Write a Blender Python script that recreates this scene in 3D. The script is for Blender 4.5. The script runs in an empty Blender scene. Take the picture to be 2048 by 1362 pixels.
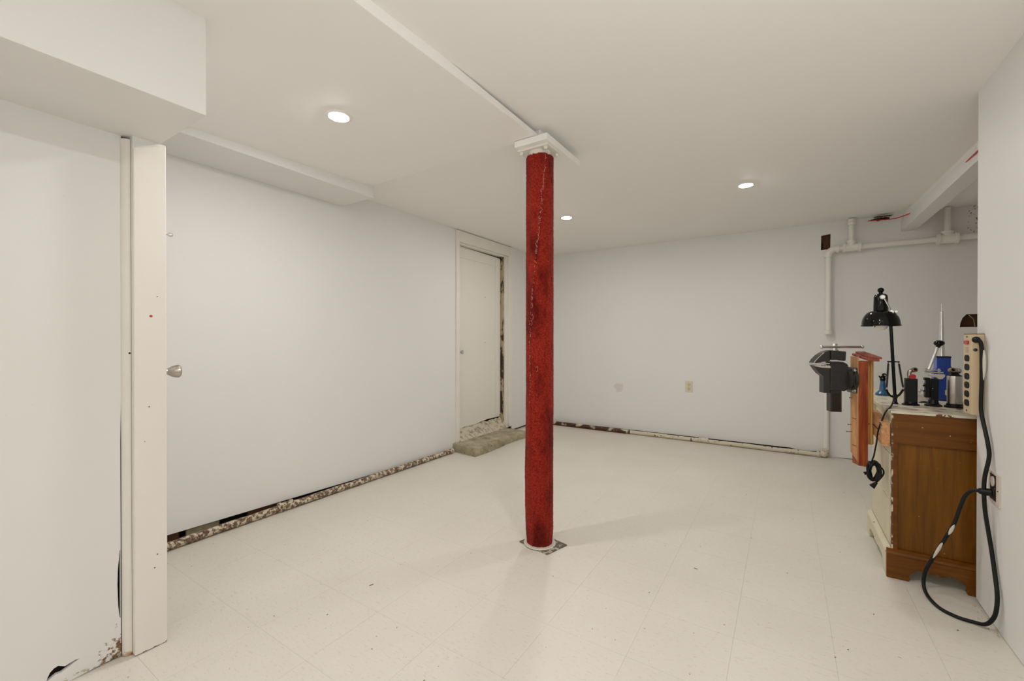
import bpy, bmesh, math, random
from mathutils import Vector, Matrix, noise
from mathutils.geometry import tessellate_polygon
random.seed(4)
PI = math.pi
SC = bpy.context.scene
COL = SC.collection

# ------------------------------------------------------------------ camera
cam_data = bpy.data.cameras.new('camera')
cam = bpy.data.objects.new('camera', cam_data)
COL.objects.link(cam)
cam.location = (0, 0, 1.10)
cam.rotation_euler = (math.radians(90 - 0.24), 0, math.radians(32.75))
cam_data.sensor_width = 36.0
cam_data.lens = 849 / 2048 * 36.0
cam_data.clip_start = 0.02
SC.camera = cam
# ------------------------------------------------------------------ world, exposure
w = bpy.data.worlds.new('world'); SC.world = w; w.use_nodes = True
w.node_tree.nodes['Background'].inputs[0].default_value = (0.9, 0.95, 1.0, 1)
w.node_tree.nodes['Background'].inputs[1].default_value = 0.3
SC.view_settings.view_transform = 'Standard'
SC.view_settings.look = 'None'
SC.view_settings.gamma = 1.0
SC.view_settings.use_curve_mapping = False
SC.view_settings.exposure = 0.0
SC.cycles.diffuse_bounces = 6
SC.cycles.max_bounces = 9
LAMP_L = 520.0          # radiance of the small domed diffusers of the recessed lamps
LAMP_COL = (1.0, 0.972, 0.94, 1)

# unseen fill light added beside the camera, aimed up to bounce off the ceiling
fl = bpy.data.lights.new('bounce_fill', 'AREA'); fl.shape = 'DISK'; fl.size = 0.12; fl.energy = 10.0; fl.color = (1.0, 0.985, 0.96)
flo = bpy.data.objects.new('bounce_fill', fl); COL.objects.link(flo); flo.location = (0.30, 0.05, 1.15); flo.rotation_euler = (PI*0.9, 0, 0)

# ------------------------------------------------------------------ helpers
def srgb(r, g, b):
    def f(c):
        c /= 255.0
        return c / 12.92 if c <= 0.04045 else ((c + 0.055) / 1.055) ** 2.4
    return (f(r), f(g), f(b), 1)

def root_matrix(o):
    m = Matrix.Identity(4); ch = []
    while o is not None:
        ch.append(o.matrix_basis.copy()); o = o.parent
    for b in reversed(ch): m = m @ b
    return m

def tag(o, label=None, cat=None, group=None, kind=None):
    if label: o['label'] = label
    if cat: o['category'] = cat
    if group: o['group'] = group
    if kind: o['kind'] = kind
    return o

def thing(name, label, cat, loc=(0, 0, 0), rotz=0, group=None):
    o = bpy.data.objects.new(name, None); COL.objects.link(o)
    o.location = loc; o.rotation_euler = (0, 0, rotz); o.empty_display_size = 0.05
    return tag(o, label, cat, group)

class MB:
    """collects shapes given in world coordinates and links them as ONE mesh object"""
    def __init__(s, fr=None): s.v = []; s.f = []; s.fr = fr
    def add(s, vs, fs):
        n = len(s.v)
        vs = [Vector(p) for p in vs]
        if s.fr is not None: vs = [s.fr @ p for p in vs]
        s.v += vs; s.f += [tuple(i + n for i in f) for f in fs]; return s
    def box(s, x0, y0, z0, x1, y1, z1):
        return s.add([(x0,y0,z0),(x1,y0,z0),(x1,y1,z0),(x0,y1,z0),(x0,y0,z1),(x1,y0,z1),(x1,y1,z1),(x0,y1,z1)],
                     [(0,3,2,1),(4,5,6,7),(0,1,5,4),(1,2,6,5),(2,3,7,6),(3,0,4,7)])
    def cone(s, p0, p1, r0, r1=None, n=20, caps=True):
        r1 = r0 if r1 is None else r1
        p0 = Vector(p0); p1 = Vector(p1); d = (p1 - p0).normalized()
        a = d.orthogonal().normalized(); b = d.cross(a)
        vs = [p + (a * math.cos(t) + b * math.sin(t)) * r for p, r in ((p0, r0), (p1, r1)) for t in [2 * PI * i / n for i in range(n)]]
        fs = [(i, (i+1) % n, n + (i+1) % n, n + i) for i in range(n)]
        if caps: fs += [tuple(range(n-1, -1, -1)), tuple(range(n, 2*n))]
        return s.add(vs, fs)
    def lathe(s, p0, axis, prof, n=28, caps=True):
        """prof: list of (distance along axis, radius)"""
        p0 = Vector(p0); d = Vector(axis).normalized(); a = d.orthogonal().normalized(); b = d.cross(a)
        vs = [p0 + d * h + (a * math.cos(2*PI*i/n) + b * math.sin(2*PI*i/n)) * max(r, 1e-5) for h, r in prof for i in range(n)]
        fs = [(k*n+i, k*n+(i+1) % n, (k+1)*n+(i+1) % n, (k+1)*n+i) for k in range(len(prof)-1) for i in range(n)]
        if caps: fs += [tuple(range(n-1, -1, -1)), tuple(range((len(prof)-1)*n, len(prof)*n))]
        return s.add(vs, fs)
    def ball(s, c, r, n=16, sc=(1, 1, 1)):
        k = n // 2
        vs = [(c[0]+r*sc[0]*math.sin(PI*j/k)*math.cos(2*PI*i/n), c[1]+r*sc[1]*math.sin(PI*j/k)*math.sin(2*PI*i/n), c[2]-r*sc[2]*math.cos(PI*j/k)) for j in range(1, k) for i in range(n)]
        vs += [(c[0], c[1], c[2]-r*sc[2]), (c[0], c[1], c[2]+r*sc[2])]
        fs = [(j*n+i, j*n+(i+1) % n, (j+1)*n+(i+1) % n, (j+1)*n+i) for j in range(k-2) for i in range(n)]
        b = (k-1)*n
        fs += [(b, (i+1) % n, i) for i in range(n)] + [(b+1, (k-2)*n+i, (k-2)*n+(i+1) % n) for i in range(n)]
        return s.add(vs, fs)
    def tube(s, pts, r, n=12, smooth=4, caps=True, flat=1.0):
        pts = [Vector(p) for p in pts]
        if smooth and len(pts) > 2:
            q = []
            for i in range(len(pts)-1):
                p0 = pts[max(i-1, 0)]; p1 = pts[i]; p2 = pts[i+1]; p3 = pts[min(i+2, len(pts)-1)]
                for k in range(smooth):
                    t = k/smooth
                    q.append(0.5*((2*p1)+(p2-p0)*t+(2*p0-5*p1+4*p2-p3)*t*t+(3*p1-p0-3*p2+p3)*t**3))
            pts = q + [pts[-1]]
        m = len(pts); rs = r if callable(r) else (lambda t: r)
        tg = [(pts[min(i+1, m-1)] - pts[max(i-1, 0)]).normalized() for i in range(m)]
        a = tg[0].orthogonal().normalized(); vs = []
        for i in range(m):
            a = (a - tg[i]*a.dot(tg[i])).normalized(); b = tg[i].cross(a)
            rr = rs(i/(m-1))
            vs += [pts[i] + (a*math.cos(2*PI*k/n) + b*math.sin(2*PI*k/n)*flat)*rr for k in range(n)]
        fs = [(j*n+i, j*n+(i+1) % n, (j+1)*n+(i+1) % n, (j+1)*n+i) for j in range(m-1) for i in range(n)]
        if caps: fs += [tuple(range(n-1, -1, -1)), tuple(range((m-1)*n, m*n))]
        return s.add(vs, fs)
    def plate(s, loops, mp, t):
        """flat plate from a 2-D outline (first loop) with holes (other loops); mp maps (u,v,depth) to a point"""
        flat = [p for l in loops for p in l]; n = len(flat)
        tris = tessellate_polygon([[Vector((p[0], p[1], 0)) for p in l] for l in loops])
        vs = [mp(p[0], p[1], 0) for p in flat] + [mp(p[0], p[1], t) for p in flat]
        fs = [tuple(x) for x in tris] + [tuple(n+i for i in reversed(x)) for x in tris]
        o = 0
        for l in loops:
            k = len(l)
            fs += [(o+i, o+(i+1) % k, n+o+(i+1) % k, n+o+i) for i in range(k)]
            o += k
        return s.add(vs, fs)
    def build(s, name, m, parent=None, smooth=False, bevel=0, ang=35, seg=2):
        inv = root_matrix(parent).inverted() if parent is not None else Matrix.Identity(4)
        me = bpy.data.meshes.new(name)
        me.from_pydata([inv @ p for p in s.v], [], s.f)
        bm = bmesh.new(); bm.from_mesh(me); bmesh.ops.recalc_face_normals(bm, faces=bm.faces); bm.to_mesh(me); bm.free()
        o = bpy.data.objects.new(name, me); COL.objects.link(o)
        me.materials.append(m)
        if parent is not None: o.parent = parent
        if smooth:
            me.polygons.foreach_set('use_smooth', [True]*len(me.polygons)); me.set_sharp_from_angle(angle=math.radians(ang))
        if bevel:
            b = o.modifiers.new('bevel', 'BEVEL'); b.width = bevel; b.segments = seg; b.limit_method = 'ANGLE'; b.angle_limit = math.radians(40)
        return o

def PX(X, s=-1):  # outline in (y,z), thickness towards s*X
    return lambda u, v, t: (X + s*t, u, v)
def PY(Y, s=1):   # outline in (x,z)
    return lambda u, v, t: (u, Y + s*t, v)
def PZ(Z, s=1):   # outline in (x,y)
    return lambda u, v, t: (u, v, Z + s*t)
def blob(cu, cv, ru, rv, n=14, jag=0.25, seed=0):
    r = random.Random(seed)
    return [(cu + ru*math.cos(2*PI*i/n)*(1+r.uniform(-jag, jag)), cv + rv*math.sin(2*PI*i/n)*(1+r.uniform(-jag, jag))) for i in range(n)]

# ------------------------------------------------------------------ materials
def new_mat(name):
    m = bpy.data.materials.new(name); m.use_nodes = True
    nt = m.node_tree; return m, nt, nt.nodes['Principled BSDF']
def N(nt, t, **kw):
    n = nt.nodes.new(t)
    for k, v in kw.items(): setattr(n, k, v)
    return n
def set_in(n, d):
    for k, v in d.items(): n.inputs[k].default_value = v
def noise_node(nt, scale, detail=3, rough=0.55, stretch=(1, 1, 1), coord='Object', dist=0):
    tc = N(nt, 'ShaderNodeTexCoord'); mp = N(nt, 'ShaderNodeMapping'); mp.inputs['Scale'].default_value = stretch
    nt.links.new(tc.outputs[coord], mp.inputs['Vector'])
    n = N(nt, 'ShaderNodeTexNoise'); set_in(n, {'Scale': scale, 'Detail': detail, 'Roughness': rough, 'Distortion': dist})
    nt.links.new(mp.outputs[0], n.inputs['Vector']); return n
def ramp(nt, src, stops, mode='LINEAR'):
    r = N(nt, 'ShaderNodeValToRGB'); r.color_ramp.interpolation = mode
    e = r.color_ramp.elements
    while len(e) < len(stops): e.new(0.5)
    for i, (p, c) in enumerate(stops):
        e[i].position = p; e[i].color = c if len(c) == 4 else (*c, 1)
    nt.links.new(src, r.inputs[0]); return r
def mixc(nt, fac, a, b):
    m = N(nt, 'ShaderNodeMix', data_type='RGBA')
    for i, x in ((0, fac), (6, a), (7, b)):
        if isinstance(x, (tuple, float, int)): m.inputs[i].default_value = x
        else: nt.links.new(x, m.inputs[i])
    return m.outputs[2]
def bump(nt, p, src, strength=0.2, dist=0.002):
    b = N(nt, 'ShaderNodeBump'); set_in(b, {'Strength': strength, 'Distance': dist})
    nt.links.new(src, b.inputs['Height']); nt.links.new(b.outputs[0], p.inputs['Normal'])
W = (1, 1, 1, 1); K = (0, 0, 0, 1)

def plain(name, col, rough=0.5, metal=0, coat=0, bumps=0, bscale=200, var=0):
    m, nt, p = new_mat(name)
    set_in(p, {'Base Color': col, 'Roughness': rough, 'Metallic': metal, 'Coat Weight': coat})
    if var:
        n = noise_node(nt, bscale*0.2, 4)
        c2 = tuple(c*(1-var) for c in col[:3]) + (1,)
        nt.links.new(mixc(nt, n.outputs[0], c2, col), p.inputs['Base Color'])
    if bumps:
        n = noise_node(nt, bscale, 3); bump(nt, p, n.outputs[0], bumps, 0.001)
    return m
def paint(name, col, rough=0.55, dirt=None, dcol=srgb(120, 84, 50), dscale=60, dlo=0.62, dhi=0.66, amount=1.0, rollers=0.08):
    """wall paint with slow tone variation; dirt = (axis, from, to[, axis, from, to]) fades chips/stains in over object space"""
    m, nt, p = new_mat(name)
    n = noise_node(nt, 1.3, 2); c = mixc(nt, n.outputs[0], tuple(x*0.965 for x in col[:3])+(1,), col)
    nt.nodes
    if dirt:
        f = None
        tc = N(nt, 'ShaderNodeTexCoord'); sx = N(nt, 'ShaderNodeSeparateXYZ'); nt.links.new(tc.outputs['Object'], sx.inputs[0])
        for i in range(0, len(dirt), 3):
            mr = N(nt, 'ShaderNodeMapRange', interpolation_type='SMOOTHSTEP'); set_in(mr, {1: dirt[i+1], 2: dirt[i+2]})
            nt.links.new(sx.outputs['XYZ'.index(dirt[i])], mr.inputs[0])
            if f is None: f = mr.outputs[0]
            else:
                mu = N(nt, 'ShaderNodeMath', operation='MULTIPLY'); nt.links.new(f, mu.inputs[0]); nt.links.new(mr.outputs[0], mu.inputs[1]); f = mu.outputs[0]
        dn = noise_node(nt, dscale, 5, 0.65)
        ad = N(nt, 'ShaderNodeMath', operation='MULTIPLY_ADD'); nt.links.new(f, ad.inputs[0]); ad.inputs[1].default_value = 0.35*amount; nt.links.new(dn.outputs[0], ad.inputs[2])
        r = ramp(nt, ad.outputs[0], [(dlo, K), (dhi, W)])
        c = mixc(nt, r.outputs[0], c, dcol)
    nt.links.new(c, p.inputs['Base Color'])
    p.inputs['Roughness'].default_value = rough
    b = noise_node(nt, 260, 2); bump(nt, p, b.outputs[0], rollers, 0.0006)
    return m
def chipped(name, base, under, scale=40, lo=0.55, hi=0.58, rough=0.6, stretch=(1, 1, 1), bumpy=0.4, under2=None):
    m, nt, p = new_mat(name)
    n = noise_node(nt, scale, 6, 0.62, stretch)
    u = under
    if under2:
        n2 = noise_node(nt, scale*2.3, 4, 0.6, stretch); u = mixc(nt, ramp(nt, n2.outputs[0], [(0.42, K), (0.6, W)]).outputs[0], under, under2)
    r = ramp(nt, n.outputs[0], [(lo, K), (hi, W)])
    nt.links.new(mixc(nt, r.outputs[0], base, u), p.inputs['Base Color'])
    p.inputs['Roughness'].default_value = rough
    bump(nt, p, r.outputs[0], -bumpy, 0.001)
    return m
def wood(name, c1, c2, scale=6, stretch=(14, 14, 1), rough=0.45, specks=None, coat=0, lo=0.35, hi=0.68):
    m, nt, p = new_mat(name)
    n = noise_node(nt, scale, 6, 0.6, stretch, dist=0.6)
    c = mixc(nt, ramp(nt, n.outputs[0], [(lo, K), (hi, W)]).outputs[0], c1, c2)
    g = noise_node(nt, 3, 2)
    c = mixc(nt, ramp(nt, g.outputs[0], [(0.35, (0.25,)*3), (0.65, K)]).outputs[0], c, tuple(x*0.45 for x in c1[:3])+(1,))
    if specks:
        s = noise_node(nt, 62, 2, 0.5); c = mixc(nt, ramp(nt, s.outputs[0], [(0.745, K), (0.76, W)]).outputs[0], c, specks)
    nt.links.new(c, p.inputs['Base Color']); set_in(p, {'Roughness': rough, 'Coat Weight': coat})
    bump(nt, p, n.outputs[0], 0.15, 0.0008)
    return m

M = {}
WALLC = (0.79, 0.781, 0.765, 1)
M['wall'] = paint('wall_paint', WALLC, 0.5)
M['ceiling'] = paint('ceiling_paint', (0.89, 0.875, 0.85, 1), 0.7)
M['trim'] = paint('trim_paint', (0.80, 0.77, 0.71, 1), 0.4, rollers=0.15)
M['partition'] = paint('partition_paint', WALLC, 0.5, dirt=('Z', 0.16, 0.0, 'Y', 0.40, 0.50), dscale=75, dlo=0.72, dhi=0.80)
M['post'] = paint('post_paint', (0.82, 0.785, 0.725, 1), 0.42, dirt=('Z', 0.015, 0.0), dscale=90, dlo=0.80, dhi=0.85, rollers=0.25)
M['quarter'] = paint('quarter_paint', (0.79, 0.76, 0.70, 1), 0.4, dirt=('Z', 0.05, 0.0), dcol=srgb(170, 122, 66), dscale=30, dlo=0.78, dhi=0.98, amount=1.3)
M['dark'] = plain('dark_void', srgb(38, 30, 23), 0.9)
M['brown_void'] = plain('old_brown_boards', srgb(92, 58, 30), 0.8, var=0.5, bscale=100)
M['rusty'] = chipped('chipped_pipe', srgb(200, 190, 168), srgb(82, 58, 42), 40, 0.45, 0.52, 0.65, under2=srgb(134, 110, 88))
M['rusty_light'] = chipped('lightly_chipped_pipe', srgb(205, 196, 176), srgb(84, 56, 40), 30, 0.60, 0.64, 0.6)
M['pipe'] = paint('pipe_paint', (0.80, 0.78, 0.725, 1), 0.35)
M['steel'] = plain('brushed_steel', (0.70, 0.69, 0.66, 1), 0.3, 1)
M['nickel'] = plain('satin_nickel', (0.5, 0.46, 0.41, 1), 0.28, 1)
M['brass'] = plain('aged_brass', srgb(168, 152, 128), 0.35, 1)
M['black'] = plain('gloss_black', (0.003, 0.003, 0.003, 1), 0.10)
M['blackplastic'] = plain('black_plastic', (0.005, 0.005, 0.005, 1), 0.4)
M['rubber'] = chipped('black_rubber_cord', (0.005, 0.005, 0.0045, 1), srgb(190, 185, 175), 7, 0.70, 0.71, 0.45, bumpy=0)
M['cordwhite'] = plain('paint_on_cord', srgb(205, 200, 188), 0.5)
M['cast'] = plain('cast_iron', (0.040, 0.038, 0.038, 1), 0.45, 0.0, bumps=0.9, bscale=300, var=0.5)
M['matblack'] = plain('matt_black', (0.004, 0.004, 0.004, 1), 0.6)
M['castsmooth'] = plain('machined_dark_iron', (0.045, 0.042, 0.04, 1), 0.3, 0.6)
M['silver'] = plain('silver_can', (0.62, 0.60, 0.57, 1), 0.32, 1)
M['blue'] = plain('blue_enamel', (0.008, 0.05, 0.34, 1), 0.35, 0, 0.3)
M['bluetorch'] = plain('dark_teal_blue', (0.008, 0.085, 0.19, 1), 0.3, 0, 0.3)
M['red'] = plain('red_plastic', (0.42, 0.012, 0.018, 1), 0.3)
M['cloth'] = plain('white_rag', srgb(205, 196, 185), 0.9, bumps=0.2, bscale=300)
M['bulb'] = plain('frosted_bulb', (0.85, 0.83, 0.78, 1), 0.25)
M['strip'] = plain('beige_enamel', srgb(200, 180, 146), 0.4)
M['redwood'] = wood('redwood', srgb(120, 44, 14), srgb(186, 92, 44), 5, (16, 16, 1), 0.5)
M['pine'] = wood('pale_pine', srgb(178, 122, 76), srgb(214, 164, 114), 5, (12, 12, 1), 0.55)
M['pine_y'] = wood('pale_pine_along', srgb(178, 122, 76), srgb(218, 168, 118), 5, (12, 1, 12), 0.55)
M['pineedge'] = wood('ply_edge', srgb(170, 116, 56), srgb(222, 178, 108), 9, (30, 30, 0.4), 0.55, lo=0.42, hi=0.58)
M['capwood'] = wood('rose_stained_wood', srgb(118, 50, 36), srgb(182, 106, 84), 6, (10, 10, 10), 0.5)
M['cabside'] = wood('brown_veneer', srgb(104, 62, 4), srgb(132, 84, 12), 3.2, (14, 14, 1), 0.4, specks=srgb(215, 190, 150), coat=0)
M['cabrail'] = wood('brown_veneer_rail', srgb(98, 54, 5), srgb(124, 74, 11), 3.2, (1, 1, 14), 0.4, specks=srgb(215, 190, 150), coat=0)
for k_ in ('cabside', 'cabrail'): M[k_].node_tree.nodes['Principled BSDF'].inputs['Specular IOR Level'].default_value = 0.3
M['cabpaint'] = chipped('cream_cabinet_paint', srgb(206, 198, 172), srgb(92, 54, 26), 34, 0.67, 0.69, 0.45)
M['cabtop'] = chipped('cream_top_chipped', srgb(212, 204, 184), srgb(104, 62, 26), 20, 0.595, 0.605, 0.4, stretch=(1, 1.7, 1))
M['edgechip'] = chipped('worn_edge', srgb(206, 196, 168), srgb(96, 54, 22), 40, 0.44, 0.47, 0.5, stretch=(1, 1, 0.6))
for k_ in ('matblack', 'black', 'blackplastic', 'rubber', 'cast'):
    M[k_].node_tree.nodes['Principled BSDF'].inputs['Specular IOR Level'].default_value = 0.28
M['concrete'] = None
m, nt, p = new_mat('rough_concrete')
n = noise_node(nt, 9, 8, 0.7); n2 = noise_node(nt, 45, 5, 0.7)
c = mixc(nt, ramp(nt, n.outputs[0], [(0.3, K), (0.68, W)]).outputs[0], srgb(128, 116, 88), srgb(184, 176, 152))
c = mixc(nt, ramp(nt, n2.outputs[0], [(0.60, K), (0.68, W)]).outputs[0], c, srgb(84, 70, 46))
nt.links.new(c, p.inputs['Base Color']); p.inputs['Roughness'].default_value = 0.9; bump(nt, p, n2.outputs[0], 0.8, 0.004); M['concrete'] = m
m, nt, p = new_mat('rubble_plaster')
n = noise_node(nt, 22, 7, 0.7)
c = mixc(nt, ramp(nt, n.outputs[0], [(0.30, K), (0.52, W)]).outputs[0], srgb(104, 88, 62), srgb(200, 192, 170))
nt.links.new(c, p.inputs['Base Color']); p.inputs['Roughness'].default_value = 0.95; bump(nt, p, n.outputs[0], 0.9, 0.005); M['rubble'] = m
# vinyl tile: cream with short brown-grey streaks; each tile shifts its own pattern
m, nt, p = new_mat('vinyl_tile')
geo = N(nt, 'ShaderNodeNewGeometry'); oi = N(nt, 'ShaderNodeObjectInfo')
mp = N(nt, 'ShaderNodeMapping'); mp.inputs['Scale'].default_value = (1, 3.2, 1); mp.inputs['Rotation'].default_value = (0, 0, 0.6)
nt.links.new(geo.outputs['Position'], mp.inputs['Vector'])
s1 = N(nt, 'ShaderNodeTexNoise'); set_in(s1, {'Scale': 46, 'Detail': 3, 'Roughness': 0.55, 'Distortion': 0.5}); nt.links.new(mp.outputs[0], s1.inputs['Vector'])
s2 = N(nt, 'ShaderNodeTexNoise'); set_in(s2, {'Scale': 2.2, 'Detail': 4}); nt.links.new(geo.outputs['Position'], s2.inputs['Vector'])
s3 = N(nt, 'ShaderNodeTexNoise'); set_in(s3, {'Scale': 55, 'Detail': 2}); nt.links.new(geo.outputs['Position'], s3.inputs['Vector'])
c = mixc(nt, ramp(nt, s2.outputs[0], [(0.3, K), (0.7, W)]).outputs[0], (0.655, 0.62, 0.55, 1), (0.69, 0.655, 0.59, 1))
c = mixc(nt, ramp(nt, s1.outputs[0], [(0.57, K), (0.73, (0.55,)*3)]).outputs[0], c, (0.52, 0.46, 0.37, 1))
c = mixc(nt, ramp(nt, s3.outputs[0], [(0.745, K), (0.76, W)]).outputs[0], c, (0.25, 0.20, 0.14, 1))
mul = N(nt, 'ShaderNodeMapRange'); set_in(mul, {3: 0.988, 4: 1.0}); nt.links.new(oi.outputs['Random'], mul.inputs[0])
vm = N(nt, 'ShaderNodeVectorMath', operation='SCALE'); nt.links.new(c, vm.inputs[0]); nt.links.new(mul.outputs[0], vm.inputs['Scale'])
nt.links.new(vm.outputs[0], p.inputs['Base Color']); p.inputs['Roughness'].default_value = 0.42; p.inputs['Specular IOR Level'].default_value = 0.4
M['tile'] = m
M['joint'] = plain('tile_joint', (0.60, 0.555, 0.48, 1), 0.8)
# red carpet
m, nt, p = new_mat('red_carpet')
n1 = noise_node(nt, 330, 2, 0.6); n2 = noise_node(nt, 9, 3, 0.6, (1, 1, 0.45)); n3 = noise_node(nt, 120, 3, 0.6)
c = mixc(nt, ramp(nt, n3.outputs[0], [(0.30, K), (0.70, W)]).outputs[0], (0.15, 0.008, 0.005, 1), (0.42, 0.036, 0.018, 1))
c = mixc(nt, ramp(nt, n2.outputs[0], [(0.47, K), (0.66, (0.85,)*3)]).outputs[0], c, (0.075, 0.004, 0.004, 1))
c = mixc(nt, ramp(nt, n1.outputs[0], [(0.70, K), (0.76, (0.6,)*3)]).outputs[0], c, (0.60, 0.16, 0.11, 1))
nt.links.new(c, p.inputs['Base Color']); set_in(p, {'Roughness': 0.95, 'Sheen Weight': 0.15, 'Sheen Roughness': 0.4, 'Specular IOR Level': 0.1})
p.inputs['Sheen Tint'].default_value = (1, 0.5, 0.42, 1)
bump(nt, p, n1.outputs[0], 1.0, 0.004); M['carpet'] = m
M['seam'] = plain('pale_backing_thread', srgb(196, 150, 140), 0.9)
M['plate'] = chipped('worn_steel_plate', srgb(88, 78, 66), srgb(196, 186, 172), 30, 0.52, 0.62, 0.55, bumpy=0.1)
def emit(name, col, s):
    m, nt, p = new_mat(name); set_in(p, {'Base Color': (0.9, 0.9, 0.9, 1), 'Emission Color': col, 'Emission Strength': s}); return m
M['led'] = emit('led_diffuser', LAMP_COL, LAMP_L)

# ------------------------------------------------------------------ room dimensions
XL, XR, YB, Y0 = -2.73, 0.676, 4.92, -2.6
XA = 1.75            # far side of the alcove
def cl(x): return max(0.0, min(1.0, x))
def zceil(x, y):
    return 2.182 - 0.052*cl((x+0.6)/1.28)*cl((4.9-y)/2.36) - 0.05*cl((1.8-y)/1.3)*cl(1-(x+0.6)/1.28)
def zdrop(y): return 2.142 - 0.035*cl((1.92-y)/1.0) - 0.01*cl((0.9-y)/0.6)

# ------------------------------------------------------------------ floor with its tiles
floor = MB().box(XL-0.25, Y0-0.1, -0.06, XA+0.1, YB+0.15, -0.0022).build('floor', M['joint']); tag(floor, kind='structure')
T = 0.3048; G = 0.00022
DEBRIS = [(-0.356, 2.177, 0.017, -0.2), (-1.55, 1.25, 0.018, 1.2), (-0.492, 1.862, 0.004, 0.5), (0.148, 1.83, 0.004, 0.3), (-1.53, 1.02, 0.005, 0.8), (0.19, 1.9, 0.004, 0.1), (-1.7, 0.9, 0.004, 0.1), (0.30, 2.2, 0.005, 1.0), (-0.9, 1.75, 0.004, 0.3), (0.55, 2.25, 0.005, 0.2)]
tx0 = 0.148 - 10*T; ty0 = 0.53 - 2*T
base_tile = None
for i in range(-1, 16):
    for j in range(0, 18):
        x, y = tx0 + i*T, ty0 + j*T
        x1, y1 = x+T, y+T
        if x1 > XA+0.02 or y > YB: continue
        if x < XL-0.12: x = XL-0.12
        if x1 < XL: continue
        if y1 > YB+0.06: y1 = YB+0.06
        if x > 0.68+0.12 and y1 < 2.5: continue
        full = abs(x1-x-T) < 1e-6 and abs(y1-y-T) < 1e-6
        if full and base_tile is not None:
            t = base_tile.copy(); COL.objects.link(t); t.parent = floor; t.location = (x, y, 0)
        else:
            mb = MB().box(G, G, -0.0022, x1-x-G, y1-y-G, 0)
            t = mb.build('floor_tile', M['tile'], None); t.parent = floor; t.location = (x, y, 0)
            if full: base_tile = t
# the floor behind the camera, out of frame
back = MB().box(XL-0.12, Y0, -0.0022, XR+0.1, ty0-G, 0).build('rear_floor_covering', M['tile'], floor); back['kind'] = 'stuff'

mb = MB(); r = random.Random(31)                  # slivers and grit lying on the tiles
for x, y, l, a in DEBRIS:
    d_ = Vector((math.cos(a), math.sin(a), 0))*l/2; c_ = Vector((x, y, 0.0016))
    mb.tube([c_-d_, c_+Vector((0.0006, 0.0004, 0.0006)), c_+d_], 0.0011, 6, 2)
mb_ = mb.build('floor_grit', M['brown_void'], floor); mb_['kind'] = 'stuff'

# ------------------------------------------------------------------ ceiling
def grid_prism(x0, x1, y0, y1, zf, ztop, nx, ny):
    mb = MB(); vs = []; fs = []
    for j in range(ny+1):
        for i in range(nx+1):
            x = x0+(x1-x0)*i/nx; y = y0+(y1-y0)*j/ny; vs.append((x, y, zf(x, y)))
    k = (nx+1)*(ny+1)
    fs += [(j*(nx+1)+i, j*(nx+1)+i+1, (j+1)*(nx+1)+i+1, (j+1)*(nx+1)+i) for j in range(ny) for i in range(nx)]
    a, b, c, d = 0, nx, ny*(nx+1)+nx, ny*(nx+1)
    vs += [(x0, y0, ztop), (x1, y0, ztop), (x1, y1, ztop), (x0, y1, ztop)]
    fs.append((k, k+3, k+2, k+1))
    fs.append(tuple(range(0, nx+1)) + (k+1, k))
    fs.append(tuple(reversed([j*(nx+1) for j in range(ny+1)])) + (k, k+3))
    fs.append(tuple(range(ny*(nx+1)+nx, ny*(nx+1)-1, -1)) + (k+3, k+2))
    fs.append(tuple(j*(nx+1)+nx for j in range(ny+1)) + (k+2, k+1))
    return mb.add(vs, fs)
ceil = grid_prism(XL-0.15, XA+0.1, Y0-0.1, YB+0.12, zceil, 2.30, 24, 40).build('ceiling', M['ceiling'], smooth=True, ang=60); tag(ceil, kind='structure')
drop = grid_prism(XL, -1.08, Y0, 1.92, lambda x, y: zdrop(y), 2.16, 10, 30).build('lowered_ceiling', M['ceiling'], smooth=True, ang=60); tag(drop, kind='structure')
# ragged hole in the ceiling edge by the back wall
hole = MB().plate([blob(0.715, 4.845, 0.062, 0.022, 16, 0.3, 3)], PZ(2.160), 0.004)
hole.plate([blob(0.715, 2.158, 0.062, 0.016, 16, 0.35, 4)], PY(YB-0.0012, -1), 0.002)
hole.build('torn_hole', M['dark'], ceil)
mb = MB()
r = random.Random(9)
for k in range(10):
    x = 0.66+0.011*k; mb.tube([(x, 4.83+r.uniform(0, .03), 2.162), (x+r.uniform(-.01, .01), 4.84, 2.154+r.uniform(-.004, .004)), (x+.012, 4.86, 2.160)], 0.003, 6, 2)
mb.build('torn_flake', M['concrete'], ceil)

# ------------------------------------------------------------------ left wall, its panel raised off the floor
wl = MB().plate([[(0.6, -0.0), (3.215, 0.0), (3.215, 0.002), (3.215, 2.2), (0.6, 2.2)]], PX(XL-0.09), 0.06)
wl.plate([[(4.235, 0), (YB+0.1, 0), (YB+0.1, 2.2), (4.235, 2.2)]], PX(XL-0.09), 0.06)
wall_left = wl.build('wall_left', M['dark']); tag(wall_left, kind='structure')
MB().plate([[(0.62, 0.072), (0.896, 0.066), (2.0, 0.038), (3.215, 0.014), (3.215, 2.2), (0.62, 2.2)]], PX(XL), 0.014).build('wall_panel', M['wall'], wall_left)
MB().plate([[(4.235, 0.02), (YB, 0.03), (YB, 2.2), (4.235, 2.2)]], PX(XL), 0.014).build('wall_panel', M['wall'], wall_left)
MB().plate([[(3.2, 2.18), (4.25, 2.18), (4.25, 2.2), (3.2, 2.2)]], PX(XL), 0.014).build('wall_panel', M['wall'], wall_left)
# bits of old masonry seen through the gap
for y, l, c in ((0.90, 0.05, 'brown_void'), (0.985, 0.16, 'concrete'), (1.30, 0.2, 'brown_void')):
    MB().box(XL-0.035, y, 0.0, XL-0.018, y+l, 0.075).build('footing_stone', M[c], wall_left)

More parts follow.
